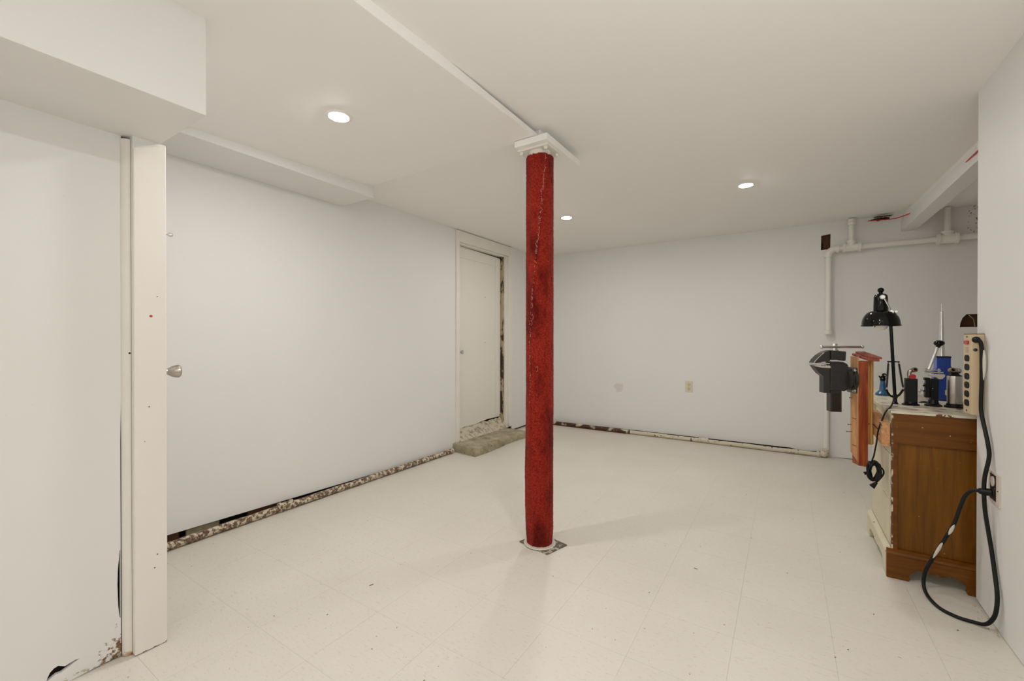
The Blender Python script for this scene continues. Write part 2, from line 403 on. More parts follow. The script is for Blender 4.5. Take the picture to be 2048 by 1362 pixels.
# ------------------------------------------------------------------ back wall with cut-outs
HB = [[(0.281, 1.930), (0.352, 1.934), (0.354, 2.074), (0.283, 2.066)],
      [(1.206, 1.195), (1.50, 1.195), (1.50, 1.300), (1.245, 1.300), (1.222, 1.270), (1.210, 1.230)]]
outl = [(XL, 0.030), (-0.9, 0.040), (0.05, 0.044), (0.10, 0.034), (0.20, 0.034), (0.31, 0.046), (0.335, 0.0), (0.40, 0.002), (0.48, 0.006), (0.80, 0.006), (0.85, 0.0), (XA+0.1, 0.0), (XA+0.1, 2.25), (XL, 2.25)]
wb = MB().plate([outl] + [list(reversed(h)) for h in HB], PY(YB), 0.014)
wall_back = wb.build('wall_back', M['wall']); tag(wall_back, kind='structure')
MB().box(XL-0.1, YB+0.06, 0, XA+0.1, YB+0.14, 2.3).build('backing', M['dark'], wall_back)
MB().box(0.26, YB+0.03, 1.9, 0.38, YB+0.05, 2.1).build('exposed_stud', M['brown_void'], wall_back)
MB().box(0.262, YB+0.02, 1.9, 0.30, YB+0.03, 2.0).build('exposed_stud', M['dark'], wall_back)
MB().box(1.19, YB+0.04, 1.18, 1.52, YB+0.055, 1.32).build('exposed_board', M['brown_void'], wall_back)
MB().tube([(1.262, YB+0.02, 1.295), (1.275, YB+0.012, 1.275), (1.288, YB+0.012, 1.255), (1.296, YB+0.015, 1.20)], 0.0035, 8, 4).build('loose_wire', M['brass'], wall_back)
MB().plate([blob(-1.66, 0.53, 0.05, 0.05, 22, 0.35, 5)], PY(YB-0.0004), 0.0006).build('scuff_mark', plain('scuff', srgb(216, 211, 204), 0.6), wall_back)
# rough rusted patch high up in the alcove
mb = MB(); r = random.Random(2)
for k in range(46):
    x = 1.25+r.uniform(0, 0.11); z = 1.94+r.uniform(0, 0.24)
    mb.ball((x, YB+0.001, z), r.uniform(0.003, 0.007), 6)
o = mb.build('crumbled_plaster', M['rubble'], wall_back); o['kind'] = 'stuff'

# ------------------------------------------------------------------ right wall and alcove
wr = MB().plate([[(Y0, 0.0), (2.28, 0.002), (2.40, 0.006), (2.547, 0.012), (2.547, 2.22), (Y0, 2.22)],
                 list(reversed([(2.3335, 0.488), (2.3855, 0.488), (2.3855, 0.575), (2.3335, 0.575)]))], PX(XR, 1), 0.014)
wall_right = wr.build('wall_right', M['wall'], bevel=0.002); tag(wall_right, kind='structure')
MB().box(XR+0.05, Y0, 0, XR+0.09, 2.547, 2.22).box(XR+0.014, 2.50, 0, XA, 2.547, 2.22).build('wall_return', M['wall'], wall_right)
MB().box(XA, 2.5, 0, XA+0.1, YB+0.1, 2.3).build('alcove_side', M['wall'], wall_right)
wf = MB().box(XL-0.15, Y0-0.1, 0, XA, Y0, 2.3).build('wall_front', M['wall']); tag(wf, kind='structure')
mb = MB()                                          # crumbs at the foot of the right wall
for k in range(12):
    t = r.random(); mb.ball((XR-0.004-r.uniform(0, 0.03), 2.50-0.22*t, 0.002), r.uniform(0.0015, 0.004), 6)
o = mb.build('wall_crumbs', M['rubble']); tag(o, 'brown crumbs fallen at the foot of the right wall corner', 'debris', kind='stuff')

# ------------------------------------------------------------------ left partition, its trim strip and post
def crack(n=10):
    L = []; R_ = []
    rr = random.Random(12)
    for k in range(n+1):
        t = k/n; z = 0.135 + 0.235*t; wd = 0.0068*math.sin(PI*min(1, t*1.05))**0.7 if 0 < k < n else 0.0004
        R_.append((0.4990, z)); L.append((0.4990 - 0.0008 - wd - rr.uniform(0, 0.0010), z))
    return R_ + list(reversed(L))
gash = [(0.322, 0.030), (0.333, 0.036), (0.345, 0.042), (0.355, 0.040), (0.368, 0.045), (0.384, 0.053), (0.398, 0.058), (0.388, 0.061), (0.374, 0.058), (0.364, 0.055), (0.357, 0.060), (0.349, 0.066), (0.340, 0.064), (0.331, 0.056), (0.326, 0.044)]
pl = MB().plate([[(Y0, 0.0), (0.36, 0.0), (0.42, 0.003), (0.455, 0.006), (0.47, 0.005), (0.478, 0.009), (0.486, 0.006), (0.492, 0.010), (0.5, 0.008), (0.5, 0.75), (0.5045, 1.05), (0.5045, 2.10), (Y0, 2.10)], list(reversed(crack())), list(reversed(gash))], PX(-1.93), 0.013)
part = pl.build('wall_partition', M['partition']); tag(part, kind='structure')
MB().box(-1.99, Y0, 0, -1.955, 0.56, 2.12).build('partition_core', M['dark'], part)
MB().box(-2.02, Y0, 0, -1.995, 0.585, 2.12).build('partition_back', M['wall'], part)
# crumbling lower edge: flakes of plaster along the foot
mb = MB(); r = random.Random(5)
for k in range(26):
    y = 0.35+0.15*r.random()**0.8; mb.ball((-1.929, y, 0.004+r.random()*0.012), r.uniform(0.0015, 0.004), 6, (0.5, 1.6, 0.7))
o = mb.build('plaster_flakes', M['rubble'], part); o['kind'] = 'stuff'
q = []
for k in range(9):
    a = PI/2*k/8; q.append((-1.93+0.020*math.cos(a), 0.524-0.022*math.sin(a)))
q = [(-1.93, 0.524)] + q
trim = MB().plate([q], PZ(0.002), 1.788).build('trim_1', M['quarter'], smooth=True); tag(trim, kind='structure')
MB().ball((-1.9125, 0.5205, 1.05), 0.004, 8).build('nail_hole', M['dark'], trim)
MB().ball((-1.915, 0.5215, 0.60), 0.004, 8, (1, 1, 1.4)).build('nail_hole', M['brown_void'], trim)
post = MB().plate([[(0.525, 0.003), (0.617, 0.001), (0.617, 1.797), (0.525, 1.757)]], PX(-1.885), 0.10).build('trim_2', M['post'], bevel=0.0025); tag(post, kind='structure')
MB().box(-1.985, 0.5255, 1.7, -1.893, 0.6165, 1.80).build('post_head', M['wall'], post)
for y, z, rr, c in ((0.572, 1.180, 0.0042, 'red'), (0.566, 0.86, 0.0022, 'brown_void'), (0.588, 0.33, 0.0022, 'brown_void'), (0.580, 0.285, 0.0022, 'dark'), (0.553, 0.74, 0.0018, 'concrete'), (0.59, 1.25, 0.002, 'concrete')):
    MB().ball((-1.885, y, z), rr, 8, (0.25, 1.2, 1)).build('nail_hole', M[c], post)
# door behind the post, only its knob reaches into view
d2 = MB().box(-2.72, 0.585, 0.01, -1.99+0.03, 0.620, 1.98).build('door_2', M['wall']); tag(d2, kind='structure')
MB().box(XL, 0.585, 1.98, -1.99, 0.6195, 2.12).build('door_head', M['wall'], d2)
kn = MB().lathe((-1.984, 0.620, 0.974), (0, 1, 0), [(0, 0.030), (0.004, 0.031), (0.007, 0.027), (0.008, 0.0105), (0.030, 0.0100), (0.034, 0.013), (0.046, 0.0205), (0.058, 0.0245), (0.066, 0.0250), (0.070, 0.0225), (0.0715, 0.018)], 32).build('door_knob', M['nickel'], d2, smooth=True)
MB().lathe((-1.984, 0.6916, 0.974), (0, 1, 0), [(0, 0.0165), (0.0008, 0.016)], 24).build('knob_face', M['steel'], kn, smooth=True)
MB().lathe((-2.005, 0.620, 1.503), (0, 1, 0), [(0, 0.007), (0.040, 0.0035), (0.043, 0.007), (0.052, 0.008), (0.056, 0.005)], 14).build('hook_screw', M['steel'], d2, smooth=True)

# ------------------------------------------------------------------ boxed soffits
s1 = MB().box(-1.985, Y0, 1.80, -1.529, 0.604, 2.13).build('soffit_large', M['wall'], bevel=0.002); tag(s1, kind='structure')
s2 = MB().box(XL+0.0005, 0.6205, 2.068, -2.383, 1.945, 2.15).build('soffit_small', M['wall'], bevel=0.002); tag(s2, kind='structure')

# ------------------------------------------------------------------ door in the left wall
d1 = thing('door_1', None, None, (XL, 3.7, 0)); tag(d1, kind='structure')
DX = -2.80
leaf = MB().plate([[(3.262, 0.165), (3.45, 0.185), (3.62, 0.18), (3.83, 0.20), (4.085, 0.195), (4.098, 0.30), (4.096, 2.035), (3.262, 2.05)]], PX(DX), 0.035).build('door_leaf', paint('door_paint', (0.80, 0.775, 0.70, 1), 0.45, rollers=0.1), d1, bevel=0.002)
MB().box(DX, 4.00, 0.22, DX+0.008, 4.09, 2.02).build('door_stile', M['trim'], leaf, bevel=0.004)
MB().box(DX, 3.27, 1.93, DX+0.006, 3.99, 2.03).build('door_rail', M['trim'], leaf, bevel=0.003)
for z0, z1 in ((1.56, 1.60), (1.06, 1.09)):
    MB().ball((DX+0.001, 3.8, z0), 0.004, 6, (0.3, 1, 2)).build('scuff', M['concrete'], leaf)
dk = MB().lathe((DX, 3.355, 0.965), (1, 0, 0), [(0, 0.024), (0.004, 0.025), (0.006, 0.010), (0.028, 0.010), (0.034, 0.017), (0.044, 0.021), (0.052, 0.018), (0.054, 0.012)], 24).build('door_knob', M['steel'], leaf, smooth=True)
MB().box(DX-0.001, 3.338, 0.93, DX+0.003, 3.372, 1.0).build('latch_plate', M['steel'], leaf, bevel=0.002)
# casings
MB().box(XL-0.08, 3.214, 0.0, XL+0.018, 3.262, 2.176).build('casing', M['trim'], d1, bevel=0.004)
MB().box(XL-0.08, 4.165, 0.07, XL+0.018, 4.238, 2.176).build('casing', M['trim'], d1, bevel=0.004)
MB().box(XL-0.08, 3.262, 2.066, XL+0.018, 4.165, 2.176).build('casing', M['trim'], d1, bevel=0.004)
MB().box(XL-0.085, 4.120, 0.09, XL-0.01, 4.165, 2.066).build('jamb', M['trim'], d1, bevel=0.004)
MB().box(XL-0.085, 3.262, 2.050, XL-0.02, 4.12, 2.066).build('jamb', M['trim'], d1)
MB().box(XL-0.084, 4.096, 0.10, XL-0.035, 4.121, 2.05).build('jamb_strip', chipped('torn_jamb', srgb(176, 160, 130), srgb(62, 42, 22), 14, 0.47, 0.53, 0.8, stretch=(1, 1, 0.5)), d1)
MB().box(XL-0.16, 3.2, 0, XL-0.12, 4.25, 2.2).build('dark_gap', M['dark'], d1)
# rubble sill under the leaf
mb = MB(); r = random.Random(8)
ns = 40; vs = []; fs = []
for j in range(7):
    for i in range(ns+1):
        y = 3.262+0.86*i/ns; t = j/6
        x = XL-0.10+0.135*t
        z = 0.215 - 0.14*t**0.8 + 0.014*noise.noise(Vector((y*16, t*5, 1))) + 0.008*noise.noise(Vector((y*50, t*11, 4)))
        if j == 0: z = 0.16
        vs.append((x, y, max(z, 0.075)))
fs = [(j*(ns+1)+i, j*(ns+1)+i+1, (j+1)*(ns+1)+i+1, (j+1)*(ns+1)+i) for j in range(6) for i in range(ns)]
mb.add(vs, fs).build('rubble_sill', M['rubble'], d1, smooth=True, ang=60)
# concrete step
st = bpy.data.meshes.new('concrete_step'); bm = bmesh.new()
P = [(-2.80, 3.20), (-2.74, 3.14), (-2.60, 3.125), (-2.43, 3.15), (-2.412, 3.20), (-2.418, 3.6), (-2.43, 4.02), (-2.80, 4.10)]
def inside_grid():
    pass
nx, ny = 22, 46
def sp(u, v, z):
    x = -2.82 + (0.40 + 0.012*math.sin(v*7))*u; y = 3.185 + 0.87*v - 0.055*(u if v < 0.02 else u*(1-v)*1.0)
    return Vector((x, y, z))
rows = []
for k, z in enumerate((0.0, 0.02, 0.045, 0.068)):
    ring = []
    for i in range(nx): ring.append((i/nx, 0.0))
    for j in range(ny): ring.append((1.0, j/ny))
    for i in range(nx): ring.append((1-i/nx, 1.0))
    for j in range(ny): ring.append((0.0, 1-j/ny))
    row = []
    for (u, v) in ring:
        p_ = sp(u, v, z); nn = 0.010*noise.noise(p_*14) + 0.006*noise.noise(p_*45)
        c_ = Vector((-2.62, 3.6, z)); dd = (p_-c_); dd.z = 0; p_ = p_ + dd.normalized()*nn*(1 if k else 0.6)
        row.append(bm.verts.new(p_))
    rows.append(row)
n_ = len(rows[0])
for a_, b_ in zip(rows, rows[1:]):
    for i in range(n_): bm.faces.new((a_[i], a_[(i+1) % n_], b_[(i+1) % n_], b_[i]))
top = {}
for i in range(nx+1):
    for j in range(ny+1):
        p_ = sp(0.02+0.96*i/nx, 0.01+0.98*j/ny, 0.078); p_.z += 0.004*noise.noise(p_*9) + 0.0025*noise.noise(p_*40)
        top[i, j] = bm.verts.new(p_)
for i in range(nx):
    for j in range(ny): bm.faces.new((top[i, j], top[i+1, j], top[i+1, j+1], top[i, j+1]))
tr = [top[i, 0] for i in range(nx)] + [top[nx, j] for j in range(ny)] + [top[nx-i, ny] for i in range(nx)] + [top[0, ny-j] for j in range(ny)]
for i in range(n_): bm.faces.new((rows[-1][i], rows[-1][(i+1) % n_], tr[(i+1) % n_], tr[i]))
bmesh.ops.recalc_face_normals(bm, faces=bm.faces); bm.to_mesh(st); bm.free()
st.materials.append(M['concrete']); st.polygons.foreach_set('use_smooth', [True]*len(st.polygons)); st.set_sharp_from_angle(angle=math.radians(50))
so = bpy.data.objects.new('concrete_step', st); COL.objects.link(so)
tag(so, 'rough low concrete step in front of the white door', 'step')

# ------------------------------------------------------------------ floor pipes
def pipe_run(name, label, pts, rad, m, coup, axis, extra=None, mcoup=None):
    t = thing(name, label, 'pipe', pts[0], group='pipes along the floor')
    mb = MB()
    n = 60; ps = []
    a, b = Vector(pts[0]), Vector(pts[1])
    ps = [a.lerp(b, i/n) + Vector((0, 0, 0.0012*math.sin(i*0.7))) for i in range(n+1)]
    mb.tube(ps, lambda s: rad*(1+0.05*math.sin(s*90)), 16, 0); mb.build('pipe_length', m, t, smooth=True)
    for c in coup:
        c = Vector(c); d = (b-a).normalized()
        MB().lathe(c-d*0.045, d, [(0, rad*1.05), (0.002, rad*1.38), (0.016, rad*1.42), (0.018, rad*1.2), (0.072, rad*1.2), (0.074, rad*1.42), (0.088, rad*1.38), (0.09, rad*1.05)], 20).build('coupling', mcoup or m, t, smooth=True)
    return t
pl_ = pipe_run('floor_pipe', 'chipped rusty white pipe on the floor along the left wall', [(-2.690, 0.63, 0.0235), (-2.690, 3.125, 0.0235)], 0.0215, M['rusty'], [(-2.69, 1.50, 0.0305)], 'Y')
pb_ = pipe_run('floor_pipe', 'white painted pipe on the floor along the back wall', [(-2.60, 4.862, 0.023), (0.285, 4.862, 0.023)], 0.0215, M['rusty_light'], [(-0.72, 4.862, 0.0295)], 'X')
MB().box(-2.52, 4.834, 0.0, -1.55, 4.89, 0.012).build('rust_scale', M['brown_void'], pb_)
MB().cone((-2.60, 4.862, 0.023), (-1.50, 4.862, 0.023), 0.0222, n=18).build('rusty_length', chipped('rusted_bare_pipe', srgb(74, 46, 30), srgb(196, 184, 160), 12, 0.60, 0.64, 0.7), pb_, smooth=True)
MB().ball((0.305, 4.868, 0.034), 0.034, 16).cone((0.25, 4.862, 0.024), (0.27, 4.862, 0.024), 0.030).cone((0.315, 4.868, 0.05), (0.315, 4.868, 0.08), 0.029).build('elbow', M['rusty_light'], pb_, smooth=True)
# lower riser beside the back wall
MB().cone((0.325, 4.895, 0.07), (0.325, 4.895, 0.72), 0.021, n=18).build('riser', M['pipe'], pb_, smooth=True)

# ------------------------------------------------------------------ upper white pipework
up = thing('overhead_pipe', 'white painted pipe with elbow and tees high on the back wall', 'pipe', (0.32, 4.80, 1.16))
PR = 0.0235; YP = 4.855
MB().cone((0.335, YP, 1.175), (0.335, YP, 1.87), PR, n=24).build('drop_pipe', M['pipe'], up, smooth=True)
MB().lathe((0.335, YP, 1.135), (0, 0, 1), [(0, 0.012), (0.004, 0.027), (0.014, 0.033), (0.040, 0.034), (0.045, PR)], 24).cone((0.335, YP, 1.155), (0.335, YB, 1.155), 0.026).build('end_cap', M['pipe'], up, smooth=True)
el = MB(); arc = [(0.335+0.055*(1-math.cos(a)), YP, 1.865+0.055*math.sin(a)) for a in [PI/2*k/8 for k in range(9)]]
el.tube(arc, 0.030, 24, 0).lathe((0.335, YP, 1.848), (0, 0, 1), [(0, 0.033), (0.022, 0.033)], 24).lathe((0.385, YP, 1.92), (1, 0, 0), [(0, 0.034), (0.026, 0.034)], 24)
el.build('elbow', M['pipe'], up, smooth=True)
MB().cone((0.40, YP, 1.92), (1.36, YP, 1.922), PR, n=24).build('cross_pipe', M['pipe'], up, smooth=True)
for x in (0.500, 1.115):
    z = 1.920+0.002*(x-0.4); rr = 0.037 if x < 1 else 0.042
    tee = MB().lathe((x-0.065, YP, z), (1, 0, 0), [(0, PR), (0.001, rr+.004), (0.020, rr+.004), (0.022, rr-.002), (0.108, rr-.002), (0.11, rr+.004), (0.129, rr+.004), (0.13, PR)], 24).cone((x, YP, z), (x, YP, z+0.055), rr-0.004, n=24).lathe((x, YP, z+0.040), (0, 0, 1), [(0, rr-.004), (0.001, rr-.001), (0.018, rr-.001), (0.019, 0.02)], 24)
    tee.build('tee_fitting', M['pipe'], up, smooth=True)
    MB().cone((x, YP, z+0.05), (x, YP, 2.175), 0.021, n=20).build('branch_pipe', M['pipe'], up, smooth=True)
    if x < 1: MB().lathe((x, YP, 2.118), (0, 0, 1), [(0, 0.022), (0.001, 0.031), (0.022, 0.034), (0.03, 0.028), (0.055, 0.028)], 24).build('coupling', M['pipe'], up, smooth=True)

# ------------------------------------------------------------------ beam in the alcove with a red wire
bm_ = MB().box(0.842, 2.60, 2.030, 0.938, YB-0.001, 2.115).build('ceiling_beam', M['wall'], bevel=0.002); tag(bm_, kind='structure')
MB().box(0.855, 2.60, 2.115, 0.93, YB-0.001, 2.19).build('beam_packing', M['ceiling'], bm_)
wire = MB().tube([(0.62, 4.905, 2.150), (0.70, 4.86, 2.137), (0.78, 4.78, 2.118), (0.838, 4.62, 2.108), (0.860, 4.45, 2.10), (0.860, 3.7, 2.09), (0.850, 3.42, 2.085), (0.8385, 3.25, 2.074), (0.8375, 3.0, 2.070), (0.8375, 2.62, 2.070)], 0.0042, 10, 6).build('red_cable', plain('red_cable_sheath', (0.5, 0.02, 0.012, 1), 0.4), smooth=True)
tag(wire, 'thin red cable running along the white beam up right', 'cable')

# ------------------------------------------------------------------ column
cc = Vector((-1.106, 1.995))
colm = thing('steel_column', 'round support column wrapped in red carpet', 'column', (cc.x, cc.y, 0))
def seam_a(z): return -1.75 + max(0.0, z-1.2)*1.30
nz, na = 620, 150; R0 = 0.0725
vs = []; fs = []
for k in range(nz+1):
    z = 0.012 + (2.063-0.012)*k/nz
    ox = 0.0; rr = R0
    t = 1 - z/2.06
    rr *= 1.0 + 0.035*math.exp(-((z-0.32)/0.22)**2) - 0.07*math.exp(-((z-0.0)/0.06)**2) + 0.0
    for i in range(na):
        a = 2*PI*i/na
        nn = 0.0016*noise.noise(Vector((math.cos(a)*6, math.sin(a)*6, z*9))) + 0.0011*random.uniform(-1, 1)
        # overlap seam, winding slowly
        sa = (seam_a(z) - a) % (2*PI)
        step = 0.0055*math.exp(-sa/0.5) if 0.6 < z else 0.0055*math.exp(-sa/0.5)*max(0, (z-0.3)/0.3)
        zz = z
        if k == nz: zz += 0.006*noise.noise(Vector((a*3, 1, 1))) + random.uniform(-.003, .003)
        if k == 0: zz += random.uniform(-.003, .003)
        q_ = rr + nn + step
        vs.append((cc.x+math.cos(a)*q_ - 0.006*math.exp(-((z-0.33)/0.25)**2)*0.8, cc.y+math.sin(a)*q_, zz))
fs = [(k*na+i, k*na+(i+1) % na, (k+1)*na+(i+1) % na, (k+1)*na+i) for k in range(nz) for i in range(na)]
b0 = len(vs)
for i in range(na):
    a = 2*PI*i/na; vs.append((cc.x+math.cos(a)*0.058, cc.y+math.sin(a)*0.058, 2.060))
fs += [(nz*na+i, nz*na+(i+1) % na, b0+(i+1) % na, b0+i) for i in range(na)]
MB().add(vs, fs).build('carpet_wrap', M['carpet'], colm, smooth=True, ang=180)
mb = MB()                                          # carpet pile tufts at silhouette and everywhere
r = random.Random(21)
for k in range(5200):
    a = r.uniform(0, 2*PI); z = r.uniform(0.02, 2.05); q_ = R0*(1+0.035*math.exp(-((z-0.32)/0.22)**2) - 0.07*math.exp(-(z/0.06)**2)) + 0.0055*math.exp(-((seam_a(z)-a) % (2*PI))/0.5)*cl((z-0.3)/0.3)
    p0 = Vector((cc.x+math.cos(a)*q_ - 0.005*math.exp(-((z-0.33)/0.25)**2), cc.y+math.sin(a)*q_, z))
    d = Vector((math.cos(a)+r.uniform(-.5, .5), math.sin(a)+r.uniform(-.5, .5), r.uniform(-.6, .5))).normalized()*r.uniform(0.0025, 0.0045)
    s_ = Vector((-math.sin(a), math.cos(a), 0))*0.0009; u_ = Vector((0, 0, 0.0009))
    mb.add([p0-s_-u_, p0+s_-u_, p0+u_, p0+d], [(0, 1, 3), (1, 2, 3), (2, 0, 3)])
o = mb.build('carpet_tufts', M['carpet'], colm); o['kind'] = 'stuff'
mb = MB(); r = random.Random(6)                    # frayed backing threads along the seam
for k in range(170):
    z = 0.75+1.29*(r.random()**0.6); a = seam_a(z) + r.uniform(-0.05, 0.04); q_ = R0+0.0058
    dz = r.uniform(-0.018, 0.018); da = r.uniform(-0.10, 0.10)
    L = lambda a_, q: (cc.x+math.cos(a_)*q, cc.y+math.sin(a_)*q)
    if r.random() < 0.45: dz *= 0.35
    mb.tube([(*L(a, q_), z), (*L(a+da*0.5, q_+r.uniform(0.001, 0.003)), z+dz*0.5), (*L(a+da, q_), z+dz)], r.uniform(0.0003, 0.0008), 5, 2)
for z, a in ((1.28, -1.72), (1.22, -1.68), (0.95, -1.35), (1.19, -1.76)):
    mb.tube([(*L(a, R0+.003), z), (*L(a+.12, R0+.006), z+.006), (*L(a+.16, R0+.006), z-.012), (*L(a+.05, R0+.005), z-.022)], 0.0006, 5, 4)
for k in range(40):
    a = -0.66+r.uniform(-0.22, 0.22); z = 2.055+r.uniform(-0.004, 0.012)
    mb.tube([(*L(a, R0-.004), z-.01), (*L(a+.05, R0-.002), z), (*L(a+r.uniform(-.1, .1), R0-.004), z+r.uniform(.002, .01))], 0.0007, 5, 2)
o = mb.build('seam_threads', M['seam'], colm); o['kind'] = 'stuff'
ZT = 2.106
MB().cone((cc.x, cc.y, 0.004), (cc.x, cc.y, ZT-0.012), 0.0575, n=48).build('steel_tube', M['trim'], colm, smooth=True)
bp = [(-1.206, 1.949), (-1.014, 1.905), (-0.972, 2.052), (-1.163, 2.096)]
MB().plate([bp], PZ(0.0), 0.006).build('base_plate', M['plate'], colm, bevel=0.001)
MB().lathe((cc.x, cc.y, 0.006), (0, 0, 1), [(0, 0.086), (0.004, 0.083), (0.006, 0.060)], 40).build('paint_ring', plain('splashed_paint', srgb(205, 196, 184), 0.5), colm, smooth=True)
MB().box(cc.x-0.098, cc.y-0.070, ZT-0.012, cc.x+0.085, cc.y+0.085, ZT).build('cap_plate', M['trim'], colm, bevel=0.002)
for dx, dy in ((-0.080, -0.052), (0.062, -0.050), (0.067, 0.062), (-0.08, 0.065)):
    MB().lathe((cc.x+dx, cc.y+dy, ZT-0.026), (0, 0, 1), [(0, 0.007), (0.004, 0.0105), (0.014, 0.0115)], 6).build('bolt', M['trim'], colm, smooth=False)
blk = MB().box(-1.203, 1.892, ZT, -1.008, 2.305, ZT+0.033).box(-1.20, 1.93, ZT+0.033, -1.07, 2.27, 2.195).build('beam_casing', M['ceiling'], bevel=0.004); tag(blk, kind='structure')

# ------------------------------------------------------------------ recessed lamps
def downlight(label, x, y, z):
    t = thing('recessed_light', label, 'light', (x, y, z), group='recessed ceiling lights')
    MB().lathe((x, y, z-0.004), (0, 0, 1), [(-0.0028, 0.0445), (-0.0028, 0.047), (0.0005, 0.056), (0.0062, 0.060), (0.0062, 0.044)], 40, caps=False).build('trim_ring', M['ceiling'], t, smooth=True)
    MB().lathe((x, y, z-0.0095), (0, 0, 1), [(0, 0.012), (0.0006, 0.026), (0.002, 0.036), (0.005, 0.0415), (0.0085, 0.0425)], 24).build('diffuser', M['led'], t, smooth=True)
    return t
downlight('lit recessed light in the lowered ceiling near the left wall', -1.715, 1.205, zdrop(1.205))
downlight('lit recessed light in the ceiling nearest the back right corner', -0.232, 3.37, zceil(-0.23, 3.37))
downlight('small lit recessed light just right of the red column, near back wall', -1.642, 3.45, zceil(-1.64, 3.44))
downlight('added recessed fill light overhead beside the camera, outside the view', -0.10, 0.95, zceil(-0.10, 0.95))  # unseen lamp, added to even out the room light
downlight('added recessed fill light behind the camera in the lowered ceiling, outside the view', -1.0, -2.1, zdrop(-1.0))  # second added lamp, out of view, fills the room from behind
downlight('added recessed fill light behind the camera by the right wall, outside the view', -0.15, -1.1, zceil(-0.15, -1.1))  # third unseen lamp, added as fill

# ------------------------------------------------------------------ outlet on the back wall
ou = thing('wall_outlet', 'cream duplex outlet plate low on the back wall', 'outlet', (-0.875, YB, 0.577))
MB().box(-0.915, YB-0.005, 0.520, -0.838, YB, 0.638).build('cover_plate', M['strip'] if False else plain('cream_plate', srgb(214, 206, 180), 0.35), ou, bevel=0.003)
for z in (0.557, 0.601):
    f = MB().box(-0.891, YB-0.007, z-0.016, -0.860, YB-0.004, z+0.016).build('socket', plain('cream_socket', srgb(206, 196, 170), 0.35), ou, bevel=0.003)
    MB().box(-0.884, YB-0.0075, z-0.002, -0.8815, YB-0.0068, z+0.008).box(-0.870, YB-0.0075, z-0.002, -0.8675, YB-0.0068, z+0.008).cone((-0.876, YB-0.0075, z-0.009), (-0.876, YB-0.0068, z-0.009), 0.003, n=10).build('slot', M['dark'], f)

# ------------------------------------------------------------------ cabinet
cab = thing('cabinet', 'low brown wooden cabinet with chipped cream front and top, at the right wall', 'cabinet', (0.57, 2.87, 0))
CX0, CX1, CY0, CY1, CH = 0.417, 0.735, 2.60, 3.13, 0.765
MB().box(CX0+0.012, CY0+0.016, 0.10, CX1, CY1, CH-0.012).build('carcass', M['cabpaint'], cab)
side = MB().plate([[(CX0, 0.115), (CX1, 0.115), (CX1, CH-0.010), (CX0, CH-0.010)], [(CX0+0.021, 0.1151+0.002), (CX0+0.021, 0.618), (CX1-0.03, 0.618), (CX1-0.03, 0.117)]], PY(CY0), 0.016).build('side_frame', M['cabrail'], cab, bevel=0.0015)
MB().box(CX0+0.015, CY0+0.0125, 0.11, CX1-0.02, CY0+0.0155, 0.63).build('side_panel', M['cabside'], cab)
# moulding and bracket-footed plinth
def arch(a, b, zt, zc):
    """bracket foot outline between feet a..b, ogee arch with a cusp in the middle"""
    m_ = (a+b)/2; w_ = b-a
    return [(a, 0), (a+0.004, 0.012), (a+0.001, 0.026), (a+0.010, 0.040), (a+0.026, zt), (a+w_*0.30, zt+0.004), (a+w_*0.40, zt-0.004), (m_-0.008, zt-0.006), (m_, zt+0.004),
            (m_+0.008, zt-0.006), (b-w_*0.40, zt-0.004), (b-w_*0.30, zt+0.004), (b-0.026, zt), (b-0.010, 0.040), (b-0.001, 0.026), (b-0.004, 0.012), (b, 0)]
MB().plate([[(CX0-0.020, 0)] + arch(0.474, 0.662, 0.058, 0) + [(CX1, 0), (CX1, 0.112), (CX0-0.020, 0.112)]], PY(CY0-0.018), 0.018).build('side_plinth', M['cabrail'], cab, bevel=0.0015)
mo = [(0, 0.106), (-0.003, 0.110), (-0.003, 0.115), (0.001, 0.121), (0.009, 0.126), (0.018, 0.131), (0.0185, 0.131), (0.0185, 0.106)]
MB().plate([mo], lambda u, v, t: (CX0-0.0195+t, CY0-0.018+u, v), CX1-CX0+0.0195).build('side_moulding', M['cabrail'], cab, bevel=0.001)
MB().plate([[(CY0+0.0005, 0)] + arch(CY0+0.07, CY1-0.07, 0.055, 0) + [(CY1, 0), (CY1, 0.112), (CY0+0.0005, 0.112)]], PX(CX0-0.002, -1), 0.018).build('front_plinth', M['cabpaint'], cab, bevel=0.0015)
MB().plate([mo], lambda u, v, t: (CX0-0.020+u, CY0+0.0005+t, v), CY1-CY0).build('front_moulding', M['cabpaint'], cab, bevel=0.001)
# front: face frame, opening at the top, drawers
MB().plate([[(CY0+0.0165, 0.115), (CY1, 0.115), (CY1, CH-0.010), (CY0+0.0165, CH-0.010)], [(CY0+0.035, 0.705), (CY0+0.035, 0.742), (CY1-0.035, 0.742), (CY1-0.035, 0.705)]], PX(CX0, 1), 0.014).build('front_frame', M['cabpaint'], cab, bevel=0.0015)
MB().box(CX0-0.008, CY1-0.062, 0.0, CX0+0.03, CY1-0.02, 0.05).build('rear_foot', plain('red_brown_foot', srgb(96, 34, 18), 0.5), cab, bevel=0.003)
MB().box(CX0+0.0132, CY0+0.03, 0.70, CX0+0.0138, CY1-0.03, 0.745).build('opening_shade', M['dark'], cab)  # dark sheet painting the shadow inside the drawer gap
for z0, z1 in ((0.14, 0.34), (0.35, 0.56)):
    MB().box(CX0-0.003, CY0+0.04, z0, CX0+0.001, CY1-0.04, z1).build('drawer_front', M['cabpaint'], cab, bevel=0.0015)
MB().box(CX0-0.0012, CY0-0.0012, 0.125, CX0+0.0042, CY0+0.0163, CH-0.0105).build('worn_corner', M['edgechip'], cab)
